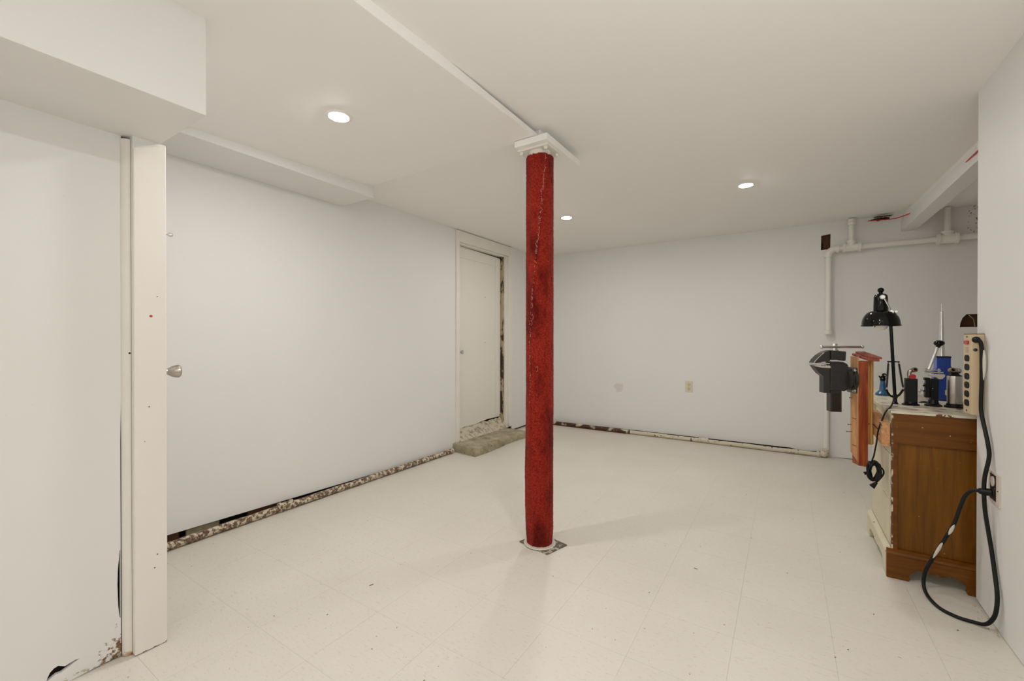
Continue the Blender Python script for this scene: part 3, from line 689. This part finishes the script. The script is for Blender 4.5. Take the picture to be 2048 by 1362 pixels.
MB().box(CX0-0.004, CY0-0.003, CH-0.0098, CX1, CY1+0.03, CH).build('cabinet_top', M['cabtop'], cab, bevel=0.002)
# second low cupboard behind it (its top carries the blue things)
cb2 = thing('cupboard', 'low white cupboard top standing behind the brown cabinet', 'cabinet', (0.8, 3.4, 0))
MB().box(0.445, 3.164, CH-0.014, 1.10, 3.68, CH).build('cupboard_top', M['cabpaint'], cb2, bevel=0.002)
MB().box(0.54, 3.18, 0.06, 1.08, 3.66, CH-0.014).build('carcass', M['cabpaint'], cb2)
MB().box(0.56, 3.19, 0.0, 1.06, 3.65, 0.06).build('plinth', M['cabpaint'], cb2)

# ------------------------------------------------------------------ vise board: its own frame
A = math.radians(20)
FR = Matrix.Translation((0.32, 2.80, 0)) @ Matrix.Rotation(A, 4, 'Z')
br = MB().plate([[(2.612, 0.598), (2.95, 0.612), (2.95, 0.722), (2.90, 0.722), (2.612, 0.706)]], PX(CX0-0.0035, -1), 0.030).build('wood_block', M['pine_y'], bevel=0.0015)
tag(br, 'pale pine block screwed to the cabinet front behind the vise board', 'wood block')
MB().ball((CX0-0.033, 2.68, 0.64), 0.003, 8).build('screw_hole', M['dark'], br)
MB().tube([(CX0-0.04, 2.80, 0.668), (CX0-0.033, 2.70, 0.655)], 0.0018, 6, 0).build('nail', M['dark'], br)
MB().tube([(CX0-0.036, 2.66, 0.70), (CX0-0.036, 2.60, 0.693)], 0.0015, 6, 0).build('nail', M['dark'], br)
vb = thing('vise_board', 'tall upright redwood board with screws, holding the bench vise', 'board', (0.32, 2.80, 0.44), A)
MB(FR).plate([[(0.0, 0.447), (0.042, 0.441), (0.042, 0.985), (0.0, 0.985)]], lambda u, v, t: (u, t, v), 0.060).build('red_plank', M['redwood'], vb, bevel=0.0015)
MB(FR).add([(-0.0005, 0.001, 0.462), (-0.0005, 0.064, 0.495), (-0.0005, 0.064, 1.008), (-0.0005, 0.001, 1.008), (-0.007, 0.003, 0.475), (-0.007, 0.064, 0.505), (-0.007, 0.064, 1.008), (-0.007, 0.003, 1.008)],
           [(0, 1, 2, 3), (4, 7, 6, 5), (0, 4, 5, 1), (1, 5, 6, 2), (2, 6, 7, 3), (3, 7, 4, 0)]).build('pale_face', M['pine'], vb)
MB(FR).box(0.0425, 0.012, 0.556, 0.054, 0.055, 0.983).build('trim_strip', M['pineedge'], vb, bevel=0.001)
MB(FR).box(0.0545, 0.006, 0.556, 0.0645, 0.055, 0.983).build('trim_strip', M['pineedge'], vb, bevel=0.001)
MB(FR).box(0.0650, 0.018, 0.556, 0.0750, 0.055, 0.983).build('trim_strip', M['pineedge'], vb, bevel=0.001)
CB = [(0, 3, 2, 1), (4, 5, 6, 7), (0, 1, 5, 4), (1, 2, 6, 5), (2, 3, 7, 6), (3, 0, 4, 7)]
MB(FR).add([(0.030, -0.028, 0.985), (0.076, -0.028, 0.985), (0.052, 0.078, 1.012), (0.006, 0.078, 1.012), (0.030, -0.028, 0.996), (0.076, -0.028, 0.996), (0.052, 0.078, 1.023), (0.006, 0.078, 1.023)], CB).build('cap_board', M['capwood'], vb, bevel=0.001)
MB(FR).add([(0.046, -0.026, 0.9965), (0.088, -0.026, 0.9965), (0.064, 0.078, 1.0235), (0.022, 0.078, 1.0235), (0.046, -0.026, 1.006), (0.088, -0.026, 1.006), (0.064, 0.078, 1.033), (0.022, 0.078, 1.033)], CB).build('cap_strip', M['capwood'], vb, bevel=0.001)
for x0, y, z, l in ((-0.007, 0.05, 0.79, 0.014), (-0.0073, 0.03, 0.685, 0.001), (-0.007, 0.055, 0.648, 0.018), (-0.007, 0.05, 0.612, 0.026), (-0.0073, 0.03, 0.545, 0.001)):
    if l > 0.005: MB(FR).cone((x0, y, z), (x0-l, y-0.01, z+0.001), 0.0016, n=8).lathe((x0-l, y-0.01, z+0.001), (-1, 0, 0), [(0, 0.0016), (0.0015, 0.004), (0.002, 0.003)], 8).build('screw', M['dark'], vb)
    else: MB(FR).tube([(-0.0073, 0.008, z), (-0.0073, 0.045, z-0.001)], 0.0015, 6, 0).build('screw', M['dark'], vb)
MB(FR).tube([(0.040, 0.008, 0.664), (0.071, 0.012, 0.658)], 0.0014, 6, 0).build('screw', M['dark'], vb)

# ------------------------------------------------------------------ bench vise
vz = thing('bench_vise', 'black cast iron bench vise mounted sideways with steel handle bar', 'vise', tuple(FR @ Vector((-0.06, 0.045, 0.82))), A)
def VY(c, hw):  # thickness centred on local y = c
    return (lambda u, v, t: (u, c-hw+t, v)), 2*hw
mp_, t_ = VY(0.045, 0.030)
MB(FR).plate([[(-0.120, 0.979), (-0.062, 0.979), (-0.0417, 0.967), (-0.037, 0.946), (-0.0417, 0.836), (-0.056, 0.826), (-0.1225, 0.830)]], mp_, t_).build('fixed_body', M['cast'], vz, bevel=0.005, seg=3)
mp_, t_ = VY(0.045, 0.034)
MB(FR).plate([[(-0.119, 1.040), (-0.0508, 1.033), (-0.0531, 0.986), (-0.062, 0.983), (-0.064, 0.991), (-0.119, 0.988)]], mp_, t_).build('moving_block', M['cast'], vz, bevel=0.004, seg=3)
mp_, t_ = VY(0.045, 0.026)
MB(FR).plate([[(-0.200, 0.972), (-0.1905, 0.990), (-0.1717, 1.0115), (-0.1459, 1.0302), (-0.121, 1.039), (-0.121, 0.982), (-0.155, 0.978), (-0.165, 0.974)]], mp_, t_).build('moving_jaw', M['castsmooth'], vz, bevel=0.004, seg=3)
MB(FR).plate([[(-0.198, 0.960), (-0.160, 0.954), (-0.122, 0.951), (-0.122, 0.8148), (-0.1505, 0.814), (-0.1505, 0.9018), (-0.168, 0.916), (-0.1824, 0.935)]], mp_, t_).build('fixed_jaw', M['castsmooth'], vz, bevel=0.004, seg=3)
teeth = [(-0.200, 0.9605)]
for k in range(7): teeth += [(-0.166+0.0065*k, 0.957 if k % 2 else 0.961)]
teeth += [(-0.120, 0.957), (-0.120, 0.9455), (-0.160, 0.9475), (-0.190, 0.954)]
mp_, t_ = VY(0.045, 0.0275)
MB(FR).plate([teeth], mp_, t_).build('jaw_plate', M['silver'], vz)
teeth = [(-0.2015, 0.966), (-0.1915, 0.985), (-0.1730, 1.007), (-0.150, 1.0275), (-0.149, 1.0255), (-0.1715, 1.004), (-0.1885, 0.983), (-0.195, 0.971), (-0.160, 0.971), (-0.122, 0.972)]
for k in range(7): teeth += [(-0.1275-0.0062*k, 0.969 if k % 2 else 0.965)]
teeth += [(-0.185, 0.966)]
MB(FR).plate([teeth], mp_, t_).build('jaw_plate', M['silver'], vz)
mp_, t_ = VY(0.045, 0.022)
MB(FR).plate([[(-0.117, 0.83), (-0.066, 0.83), (-0.0655, 0.716), (-0.117, 0.716)]], mp_, t_).build('slide', M['castsmooth'], vz, bevel=0.002)
MB(FR).box(-0.108, 0.0215, 0.722, -0.074, 0.0235, 0.815).build('recess_shade', M['dark'], vz)  # dark sheet on the slide face, paints the shade of a recess
MB(FR).cone((-0.0935, 0.045, 0.99), (-0.0935, 0.045, 1.074), 0.0155, n=24).lathe((-0.0935, 0.045, 1.036), (0, 0, 1), [(0, 0.020), (0.006, 0.020), (0.008, 0.0135)], 24).build('screw_head', M['steel'], vz, smooth=True)
MB(FR).cone((-0.166, 0.010, 1.0565), (0.046, 0.062, 1.0565), 0.0064, n=14).ball((-0.166, 0.010, 1.0565), 0.0082, 12).ball((0.046, 0.062, 1.0565), 0.0082, 12).build('handle_bar', M['steel'], vz, smooth=True)
MB(FR).lathe((-0.045, 0.045, 0.888), (1, 0, 0), [(0, 0.058), (0.018, 0.056), (0.020, 0.050), (0.026, 0.050), (0.028, 0.058), (0.040, 0.060)], 32).build('swivel_base', M['cast'], vz, smooth=True)
MB(FR).plate([[(-0.015, 0.940), (-0.024, 0.900), (-0.024, 0.865), (-0.015, 0.828), (-0.0075, 0.815), (-0.0075, 0.952)]], lambda u, v, t: (u, -0.004+t, v), 0.10).build('mounting_flange', M['castsmooth'], vz, bevel=0.003)
for z in (0.936, 0.832):
    for y in (0.002, 0.085):
        MB(FR).lathe((-0.016, y, z), (-1, 0, 0), [(0, 0.010), (0.001, 0.010), (0.002, 0.0075), (0.009, 0.0075), (0.010, 0.005)], 12).build('bolt', M['steel'], vz, smooth=True)

# ------------------------------------------------------------------ swing-arm lamp
lp = thing('desk_lamp', 'glossy black swing-arm work lamp with dome shade on the cabinet', 'lamp', (0.477, 2.90, CH))
MB().lathe((0.477, 2.90, CH), (0, 0, 1), [(0, 0.013), (0.006, 0.012), (0.010, 0.008), (0.05, 0.0075)], 16).build('clamp_stem', M['black'], lp, smooth=True)
MB().cone((0.477, 2.90, CH+0.01), (0.4545, 2.895, 1.245), 0.0072, n=16).build('pole', M['black'], lp, smooth=True)
MB().tube([(0.442, 2.897, 0.838), (0.452, 2.898, 0.812), (0.473, 2.90, 0.800), (0.492, 2.90, 0.812), (0.508, 2.90, 0.842)], 0.0055, 10, 5, flat=0.7).lathe((0.475, 2.888, 0.802), (0, 1, 0), [(0, 0.011), (0.024, 0.011)], 14).build('bracket', M['black'], lp, smooth=True)
MB().cone((0.445, 2.897, 0.9815), (0.493, 2.897, 0.9815), 0.0035, n=10).build('crossbar', M['black'], lp, smooth=True)
def spring(p0, p1, name):
    p0 = Vector(p0); p1 = Vector(p1); pts = []; d = (p1-p0); a = d.normalized().orthogonal().normalized(); b = d.normalized().cross(a)
    turns = 34
    for i in range(turns*8+1):
        t = i/(turns*8); an = 2*PI*i/8; pts.append(p0 + d*(0.06+0.88*t) + (a*math.cos(an)+b*math.sin(an))*0.0042)
    MB().tube(pts, 0.0011, 5, 0).cone(p0, p0+d*0.07, 0.0015, n=6).cone(p1-d*0.07, p1, 0.0015, n=6).cone(p0+d*0.06, p1-d*0.06, 0.0028, n=8).build(name, M['castsmooth'], lp, smooth=True)
spring((0.4495, 2.897, 0.980), (0.4425, 2.897, 0.842), 'spring')
spring((0.489, 2.897, 0.980), (0.507, 2.90, 0.846), 'spring')
for p_ in ((0.4425, 2.892, 0.842), (0.507, 2.894, 0.846)):
    MB().ball(p_, 0.0042, 10).build('rivet', M['steel'], lp, smooth=True)
SY = 2.905; SXc = 0.4195
shade = []
for k in range(15):
    a = PI/2*k/14; shade.append((0.078*math.sin(a)**1.0, 0.028 + 0.0735*math.cos(a)**1.0))
LS = 0.80
prof = [(0.000, 0.1015), (0.002, 0.1025), (0.005, 0.1020), (0.006, 0.0985)] + [(0.006+0.074*math.sin(PI/2*k/12), 0.0325+0.066*math.cos(PI/2*k/12)**0.9) for k in range(1, 12)] + [(0.080, 0.0345)]
prof = [(h, q_*LS) for h, q_ in prof]
inner = [(h, max(rr-0.0018, 0.001)) for h, rr in reversed(prof)]
sh = MB().lathe((SXc, SY, 1.166), (0, 0, 1), prof + [(0.080, 0.0345*LS-0.0018)] + inner[1:], 48, caps=False).build('lamp_shade', M['black'], lp, smooth=True, ang=50)
MB().lathe((SXc, SY, 1.246), (0, 0, 1), [(0, 0.026), (0.001, 0.0305), (0.004, 0.0305), (0.020, 0.0302), (0.07, 0.0285), (0.080, 0.0262), (0.086, 0.021), (0.090, 0.010)], 36).build('socket_housing', M['black'], lp, smooth=True)
MB().cone((SXc, SY, 1.334), (SXc, SY, 1.344), 0.008).ball((SXc, SY, 1.353), 0.0138, 18).build('switch_knob', M['black'], lp, smooth=True)
MB().lathe((SXc, SY, 1.242), (0, 0, -1), [(0, 0.012), (0.02, 0.014), (0.04, 0.024), (0.060, 0.0300), (0.078, 0.0300), (0.088, 0.026), (0.096, 0.016), (0.099, 0.005)], 28).build('bulb', M['bulb'], lp, smooth=True)
MB().tube([(0.425, 2.868, 1.318), (0.430, 2.864, 1.302), (0.443, 2.862, 1.270), (0.4555, 2.872, 1.240)], 0.0052, 10, 5, flat=0.6).build('head_arm', M['steel'], lp, smooth=True)
MB().lathe((0.421, 2.868, 1.314), (0, -1, 0), [(0, 0.012), (0.008, 0.012), (0.010, 0.008), (0.016, 0.008)], 14).build('pivot_nut', M['steel'], lp, smooth=True)
MB().lathe((0.4555, 2.878, 1.236), (0, -1, 0), [(0, 0.010), (0.012, 0.010)], 14).build('pivot_nut', M['steel'], lp, smooth=True)
MB().lathe((0.4555, 2.885, 1.212), (0, -1, 0), [(0, 0.0085), (0.012, 0.0085), (0.014, 0.005)], 12).lathe((0.475, 2.885, 1.218), (0, -1, 0), [(0, 0.006), (0.012, 0.006)], 10).lathe((0.475, 2.885, 1.238), (0, -1, 0), [(0, 0.006), (0.012, 0.006)], 10).build('joint_bolt', M['steel'], lp, smooth=True)
MB().ball((0.390, 2.86, 1.163), 0.003, 8).build('shade_screw', M['black'], lp, smooth=True)
# lamp cord with a hanging bundle and its plug
XF = CX0-0.022
cord = [(0.470, 2.885, 0.806), (0.452, 2.80, 0.785), (0.425, 2.69, 0.772), (0.405, 2.66, 0.755), (0.392, 2.655, 0.72), (0.376, 2.655, 0.66), (0.372, 2.67, 0.60), (0.368, 2.69, 0.55), (0.366, 2.70, 0.525)]
ct = MB().tube(cord, 0.0034, 10, 6)
r = random.Random(15)
ccx = Vector((0.366, 2.70, 0.455))
lc = MB(); pts = []
for k in range(100):
    a = 2*PI*k/9.0 + 1.5; wob = r.uniform(0.72, 1.10)
    pts.append((ccx.x + 0.006*math.sin(a*0.37)+0.021*math.cos(a)*wob, ccx.y-0.008+0.012*math.sin(a*0.61), ccx.z+0.047*math.sin(a)*wob))
lc.tube(pts, 0.0038, 8, 4)
lc.tube([(0.366, 2.70, 0.525), (0.358, 2.695, 0.50), (0.352, 2.69, 0.462), (0.336, 2.69, 0.444)], 0.0034, 8, 5)
lc.tube([(0.380, 2.69, 0.49), (0.398, 2.685, 0.470), (0.400, 2.685, 0.448), (0.386, 2.69, 0.418), (0.374, 2.69, 0.402)], 0.0034, 8, 5)
lcord = ct.build('cord', M['blackplastic'], lp, smooth=True)
lc.build('cord_bundle', M['blackplastic'], lp, smooth=True)
MB().cone((0.345, 2.688, 0.448), (0.328, 2.686, 0.438), 0.004, 0.0085, n=12).build('cord_end', M['blackplastic'], lp, smooth=True)
MB().add([(0.372, 2.680, 0.406), (0.380, 2.680, 0.402), (0.380, 2.694, 0.402), (0.372, 2.694, 0.406), (0.347, 2.680, 0.386), (0.366, 2.680, 0.370), (0.366, 2.694, 0.370), (0.347, 2.694, 0.386)],
         [(0, 3, 2, 1), (4, 5, 6, 7), (0, 1, 5, 4), (1, 2, 6, 5), (2, 3, 7, 6), (3, 0, 4, 7)]).build('cord_plug', M['blackplastic'], lp, bevel=0.002)

# ------------------------------------------------------------------ things on the cabinet
def torch_head(parent, x, y, z, s=1.0, m='brass', col='red'):
    """small blow-torch head: ring nozzle turned towards the room, on a neck"""
    MB().lathe((x, y+0.012*s, z), (0.25, -1, 0.25), [(0, 0.010*s), (0.004*s, 0.013*s), (0.022*s, 0.0135*s), (0.026*s, 0.012*s), (0.026*s, 0.0075*s), (0.014*s, 0.006*s)], 20, caps=False).build('nozzle', M[m], parent, smooth=True)
    MB().lathe((x+0.003*s, y-0.001*s, z+0.003*s), (0.25, -1, 0.25), [(0, 0.0075*s), (0.001, 0.007*s)], 16).build('nozzle_core', M['dark'], parent)
t1 = thing('butane_torch', 'black butane torch with red trigger beside the desk lamp', 'torch', (0.535, 2.895, CH), group='hand torches on the cabinet')
MB().lathe((0.535, 2.895, CH), (0, 0, 1), [(0, 0.034), (0.004, 0.034), (0.010, 0.026), (0.018, 0.0235)], 32).build('foot', M['blackplastic'], t1, smooth=True)
MB().box(0.512, 2.873, CH+0.012, 0.5575, 2.917, 0.900).build('body', M['blackplastic'], t1, bevel=0.004, seg=3)
MB().box(0.5575, 2.888, 0.850, 0.5595, 2.898, 0.862).build('side_button', M['steel'], t1)
MB().plate([[(0.528, 0.898), (0.549, 0.898), (0.551, 0.916), (0.545, 0.922), (0.530, 0.920), (0.526, 0.910)]], PY(2.870), 0.022).build('trigger', M['red'], t1, bevel=0.003)
MB().tube([(0.531, 2.895, 0.90), (0.529, 2.895, 0.925), (0.533, 2.894, 0.937), (0.540, 2.892, 0.940)], 0.0095, 14, 5).build('neck', M['nickel'], t1, smooth=True)
torch_head(t1, 0.543, 2.888, 0.940, 0.92)
t3 = thing('butane_torch', 'silver can butane torch on a black base beside the power strip', 'torch', (0.694, 2.90, CH), group='hand torches on the cabinet')
MB().lathe((0.694, 2.90, CH), (0, 0, 1), [(0, 0.036), (0.008, 0.037), (0.012, 0.030), (0.019, 0.029)], 36).build('base', M['blackplastic'], t3, smooth=True)
MB().lathe((0.694, 2.90, CH+0.019), (0, 0, 1), [(0, 0.0265), (0.001, 0.0272), (0.130, 0.0272), (0.135, 0.0262)], 40).build('canister', M['silver'], t3, smooth=True)
MB().lathe((0.694, 2.90, CH+0.154), (0, 0, 1), [(0, 0.0268), (0.002, 0.0265), (0.004, 0.022), (0.012, 0.014), (0.02, 0.012)], 36).build('collar', M['blackplastic'], t3, smooth=True)
MB().lathe((0.676, 2.90, 0.942), (1, 0, 0.06), [(0, 0.008), (0.006, 0.0125), (0.026, 0.0135), (0.036, 0.012), (0.042, 0.006)], 20).ball((0.708, 2.897, 0.946), 0.0105, 12).build('burner_head', M['nickel'], t3, smooth=True)
torch_head(t3, 0.678, 2.888, 0.944, 0.9, 'brass')
t2 = thing('riveting_stand', 'matte black two-column tool stand between the two torches', 'tool', (0.622, 2.92, CH))
MB().lathe((0.622, 2.915, CH), (0, 0, 1), [(0, 0.033), (0.006, 0.033), (0.012, 0.022), (0.03, 0.0175)], 28).build('foot', M['blackplastic'], t2, smooth=True)
MB().plate([[(0.609, CH+0.02), (0.638, CH+0.02), (0.640, 0.900), (0.612, 0.902)]], PY(2.90), 0.030).build('front_column', M['blackplastic'], t2, bevel=0.003)
MB().plate([[(0.590, 0.806), (0.6085, 0.806), (0.6085, 0.905), (0.588, 0.905), (0.588, 0.893), (0.593, 0.890), (0.593, 0.876), (0.589, 0.873), (0.589, 0.860), (0.592, 0.855)]], PY(2.905), 0.028).build('rear_column', M['blackplastic'], t2, bevel=0.002)
for z in (0.864, 0.838):
    MB().cone((0.592, 2.912, z), (0.583, 2.910, z), 0.0028, n=8).build('side_pin', M['blackplastic'], t2, smooth=True)
MB().ball((0.6165, 2.8995, 0.853), 0.0022, 8).build('screw_dot', M['steel'], t2)
MB().plate([[(0.605, 0.921), (0.670, 0.921), (0.668, 0.909), (0.660, 0.899), (0.648, 0.897), (0.640, 0.905), (0.612, 0.910)]], PY(2.935), 0.022).build('paper_tag', M['cloth'], t2, bevel=0.002)
# blue ring stretcher
rs = thing('ring_stretcher', 'blue ring stretcher with tall tapered steel mandrel and lever', 'tool', (0.718, 3.20, CH))
MB().box(0.690, 3.17, CH, 0.745, 3.235, 1.003).build('blue_body', M['blue'], rs, bevel=0.003)
MB().box(0.689, 3.169, 0.998, 0.746, 3.236, 1.0055).build('body_lid', M['blackplastic'], rs, bevel=0.001)
MB().plate([[(0.679, 0.885), (0.690, 0.875), (0.690, 0.940), (0.684, 0.935), (0.679, 0.915)]], PY(3.175), 0.05).build('side_lug', M['blue'], rs, bevel=0.002)
MB().plate([[(0.745, 0.955), (0.753, 0.94), (0.753, 0.88), (0.745, 0.87)]], PY(3.175), 0.05).build('side_lug', M['blue'], rs, bevel=0.002)
MB().lathe((0.7145, 3.20, 1.0055), (0, 0, 1), [(0, 0.0145), (0.002, 0.0142), (0.242, 0.0062), (0.244, 0.003), (0.244, 0.0028), (0.284, 0.0028), (0.285, 0.002)], 28).build('mandrel', M['steel'], rs, smooth=True)
MB().plate([[(0.722, 0.800), (0.735, 0.79), (0.739, 0.805), (0.736, 0.822), (0.722, 0.826)]], PY(3.168), 0.002).build('maker_sticker', M['cloth'], rs)
MB().box(0.625, 3.095, 0.918, 0.700, 3.175, 0.925).box(0.625, 3.095, 0.931, 0.690, 3.175, 0.9345).cone((0.634, 3.105, 0.925), (0.634, 3.105, 0.945), 0.004, n=10).cone((0.684, 3.105, 0.916), (0.684, 3.105, 0.942), 0.005, n=10).build('slide_plate', M['steel'], rs, bevel=0.0006)
MB().cone((0.646, 3.11, 0.934), (0.688, 3.14, 1.062), 0.0062, n=14).build('lever', M['steel'], rs, smooth=True)
MB().ball((0.693, 3.145, 1.076), 0.0225, 18, (1, 1, 0.72)).cone((0.686, 3.138, 1.052), (0.691, 3.142, 1.068), 0.007, 0.012).build('lever_ball', M['black'], rs, smooth=True)
# small blue torch
t4 = thing('butane_torch', 'small dark blue torch on a wide base behind the desk lamp', 'torch', (0.487, 3.30, CH), group='hand torches on the cabinet')
MB().lathe((0.487, 3.30, CH), (0, 0, 1), [(0, 0.034), (0.003, 0.035), (0.012, 0.034), (0.020, 0.026), (0.032, 0.017), (0.055, 0.0145), (0.082, 0.012), (0.088, 0.009)], 32).build('body', M['bluetorch'], t4, smooth=True)
MB().lathe((0.487, 3.30, 0.850), (0, 0, 1), [(0, 0.012), (0.012, 0.014), (0.024, 0.013), (0.030, 0.008)], 20).ball((0.492, 3.29, 0.886), 0.0115, 12).tube([(0.480, 3.29, 0.868), (0.472, 3.285, 0.872), (0.468, 3.28, 0.88)], 0.004, 8, 3).build('burner_head', M['black'], t4, smooth=True)
MB().ball((0.494, 3.279, 0.886), 0.004, 10).ball((0.484, 3.288, 0.866), 0.003, 8).build('valve_screw', M['steel'], t4, smooth=True)
# crumpled rag
bmr = bmesh.new(); me = bpy.data.meshes.new('rag'); gv = {}
for i in range(41):
    for j in range(41):
        u, v = i/40-0.5, j/40-0.5
        x = 0.608+u*0.11; y = 3.07+v*0.10
        e = max(0, 1-(u*u+v*v)*3.6)
        z = CH+0.002+0.062*e**0.8*(0.72+0.5*abs(noise.noise(Vector((u*5, v*5, 3))))) + 0.012*e*abs(math.sin((u*1.4+v)*22+3*noise.noise(Vector((u*4, v*4, 0)))))
        gv[i, j] = bmr.verts.new((x+0.02*noise.noise(Vector((u*3, v*3, 7))), y, z))
for i in range(40):
    for j in range(40): bmr.faces.new((gv[i, j], gv[i+1, j], gv[i+1, j+1], gv[i, j+1]))
bmr.to_mesh(me); bmr.free(); me.materials.append(M['cloth']); me.polygons.foreach_set('use_smooth', [True]*len(me.polygons))
ro = bpy.data.objects.new('rag', me); COL.objects.link(ro); tag(ro, 'crumpled pale rag behind the black torch', 'cloth')

# ------------------------------------------------------------------ power strip and its cord
ps = thing('power_strip', 'tall beige metal power strip mounted upright at the wall corner', 'power strip', (0.657, 2.50, 0.79))
SX0, SX1, SY0, SY1, SZ0, SZ1 = 0.638, 0.6755, 2.462, 2.556, 0.790, 1.118
MB().box(SX0, SY0, SZ0, SX1, SY1, SZ1).build('housing', M['strip'], ps, bevel=0.002)
MB().box(SX0+0.001, SY0+0.001, SZ1, SX1-0.001, SY1-0.001, SZ1+0.0025).build('top_edge', M['dark'], ps)
zs = [1.062-0.0, 1.024, 0.9875, 0.951, 0.914, 0.8755]
zs = [1.019, 0.982, 0.944, 0.908, 0.871, 0.834]
for z in zs:
    so_ = MB().plate([[(2.512+0.030*math.copysign(abs(math.cos(a))**0.6, math.cos(a))*0.88, z+0.0135*math.copysign(abs(math.sin(a))**0.8, math.sin(a))) for a in [2*PI*k/24 for k in range(24)]]], PX(SX0, -1), 0.002).build('socket', M['matblack'], ps, bevel=0.0008)
    MB().box(SX0-0.0026, 2.508, z+0.003, SX0-0.0018, 2.518, z+0.005).box(SX0-0.0026, 2.508, z-0.006, SX0-0.0018, 2.518, z-0.004).build('slot', M['dark'], so_)
sw = MB().box(SX0-0.006, 2.492, 1.078, SX0, 2.534, 1.092).build('switch', M['red'], ps, bevel=0.0015)
for z in (1.062, 1.056, 1.050, 1.044): # rating text block, too small to read: thin printed lines
    MB().box(SX0-0.0004, 2.498, z, SX0, 2.528, z+0.0016).build('printed_line', M['castsmooth'], ps)
for z, y in ((1.108, 2.514), (0.802, 2.514)):
    MB().lathe((SX0, y, z), (-1, 0, 0), [(0, 0.0045), (0.0015, 0.004), (0.002, 0.002)], 10).build('screw', M['castsmooth'], ps, smooth=True)
MB().lathe((0.650, SY0, 1.096), (0, -1, 0), [(0, 0.0125), (0.005, 0.0125), (0.007, 0.009), (0.018, 0.0085), (0.020, 0.004)], 20).build('strain_relief', M['blackplastic'], ps, smooth=True)
MB().lathe((0.6485, SY0, 1.055), (0, -1, 0), [(0, 0.0065), (0.003, 0.006), (0.004, 0.003)], 10).build('reset_button', M['castsmooth'], ps, smooth=True)
cp = [(0.650, 2.447, 1.096), (0.656, 2.442, 1.090), (0.660, 2.441, 1.070), (0.661, 2.440, 1.02), (0.6615, 2.442, 0.93), (0.660, 2.442, 0.85), (0.660, 2.436, 0.80), (0.663, 2.408, 0.735), (0.664, 2.386, 0.69), (0.664, 2.375, 0.64), (0.650, 2.37, 0.55),
      (0.652, 2.372, 0.45), (0.660, 2.365, 0.36), (0.665, 2.35, 0.29), (0.666, 2.325, 0.22), (0.664, 2.295, 0.155), (0.660, 2.285, 0.105), (0.655, 2.295, 0.06), (0.640, 2.315, 0.02), (0.612, 2.335, 0.008), (0.57, 2.345, 0.007), (0.53, 2.385, 0.007), (0.512, 2.46, 0.009),
      (0.506, 2.50, 0.035), (0.513, 2.51, 0.09), (0.530, 2.48, 0.17), (0.556, 2.45, 0.26), (0.580, 2.425, 0.345), (0.594, 2.41, 0.42), (0.605, 2.395, 0.475), (0.622, 2.38, 0.503), (0.640, 2.372, 0.508)]
pc = MB().tube(cp, 0.0066, 14, 7).build('power_cord', M['rubber'], ps, smooth=True)
def dab(i0, i1, off=(0, 0, 0)):
    q_ = [Vector(cp[i])+Vector(off) for i in range(i0, i1+1)]
    return q_
MB().tube([(0.6650, 2.4365, 1.055), (0.6665, 2.4345, 1.02), (0.6665, 2.436, 0.97), (0.6640, 2.438, 0.93)], lambda t: 0.0006+0.0052*math.sin(PI*min(1, t*0.9+0.1)), 10, 5).build('paint_splash', M['cordwhite'], pc, smooth=True)
for a_, b_ in (((0.5665, 2.4325, 0.295), (0.5800, 2.4185, 0.345)), ((0.5290, 2.474, 0.170), (0.5560, 2.4455, 0.265))):
    MB().tube([a_, tuple((x+y_)/2 for x, y_ in zip(a_, b_)), b_], lambda t: 0.001+0.0048*math.sin(PI*t), 10, 4).build('paint_splash', M['cordwhite'], pc, smooth=True)
MB().ball((0.664, 2.403, 0.700), 0.0042, 8).build('paint_splash', M['cordwhite'], pc, smooth=True)
MB().lathe((0.634, 2.374, 0.507), (1, -0.12, 0.02), [(0, 0.0068), (0.004, 0.011), (0.020, 0.014), (0.034, 0.0145), (0.040, 0.010)], 18).build('cord_plug', M['blackplastic'], ps, smooth=True)
# receptacle on the right wall
wo = thing('wall_outlet', 'paint-splashed outlet with broken plate on the right wall', 'outlet', (XR, 2.36, 0.53))
MB().plate([[(2.307, 0.468), (2.352, 0.470), (2.405, 0.474), (2.407, 0.590), (2.307, 0.588)], [(2.336, 0.480), (2.336, 0.580), (2.397, 0.582), (2.397, 0.482)]], PX(XR-0.0045, 1), 0.0045).build('cover_plate', chipped('splashed_plate', srgb(206, 198, 184), srgb(60, 40, 26), 60, 0.64, 0.66, 0.5), wo, bevel=0.001)
MB().box(XR-0.003, 2.337, 0.481, XR+0.001, 2.396, 0.581).build('bare_backing', chipped('burnt_backing', srgb(40, 26, 18), srgb(188, 176, 160), 45, 0.60, 0.64, 0.7), wo)
for z in (0.553, 0.508):
    MB().plate([[(2.366+0.015*math.cos(2*PI*k/16), z+0.019*math.sin(2*PI*k/16)) for k in range(16)]], PX(XR-0.003, -1), 0.004).build('socket', M['cloth'] if z > 0.53 else M['castsmooth'], wo, bevel=0.001)
MB().ball((XR-0.005, 2.318, 0.528), 0.0025, 8).build('screw', M['castsmooth'], wo)
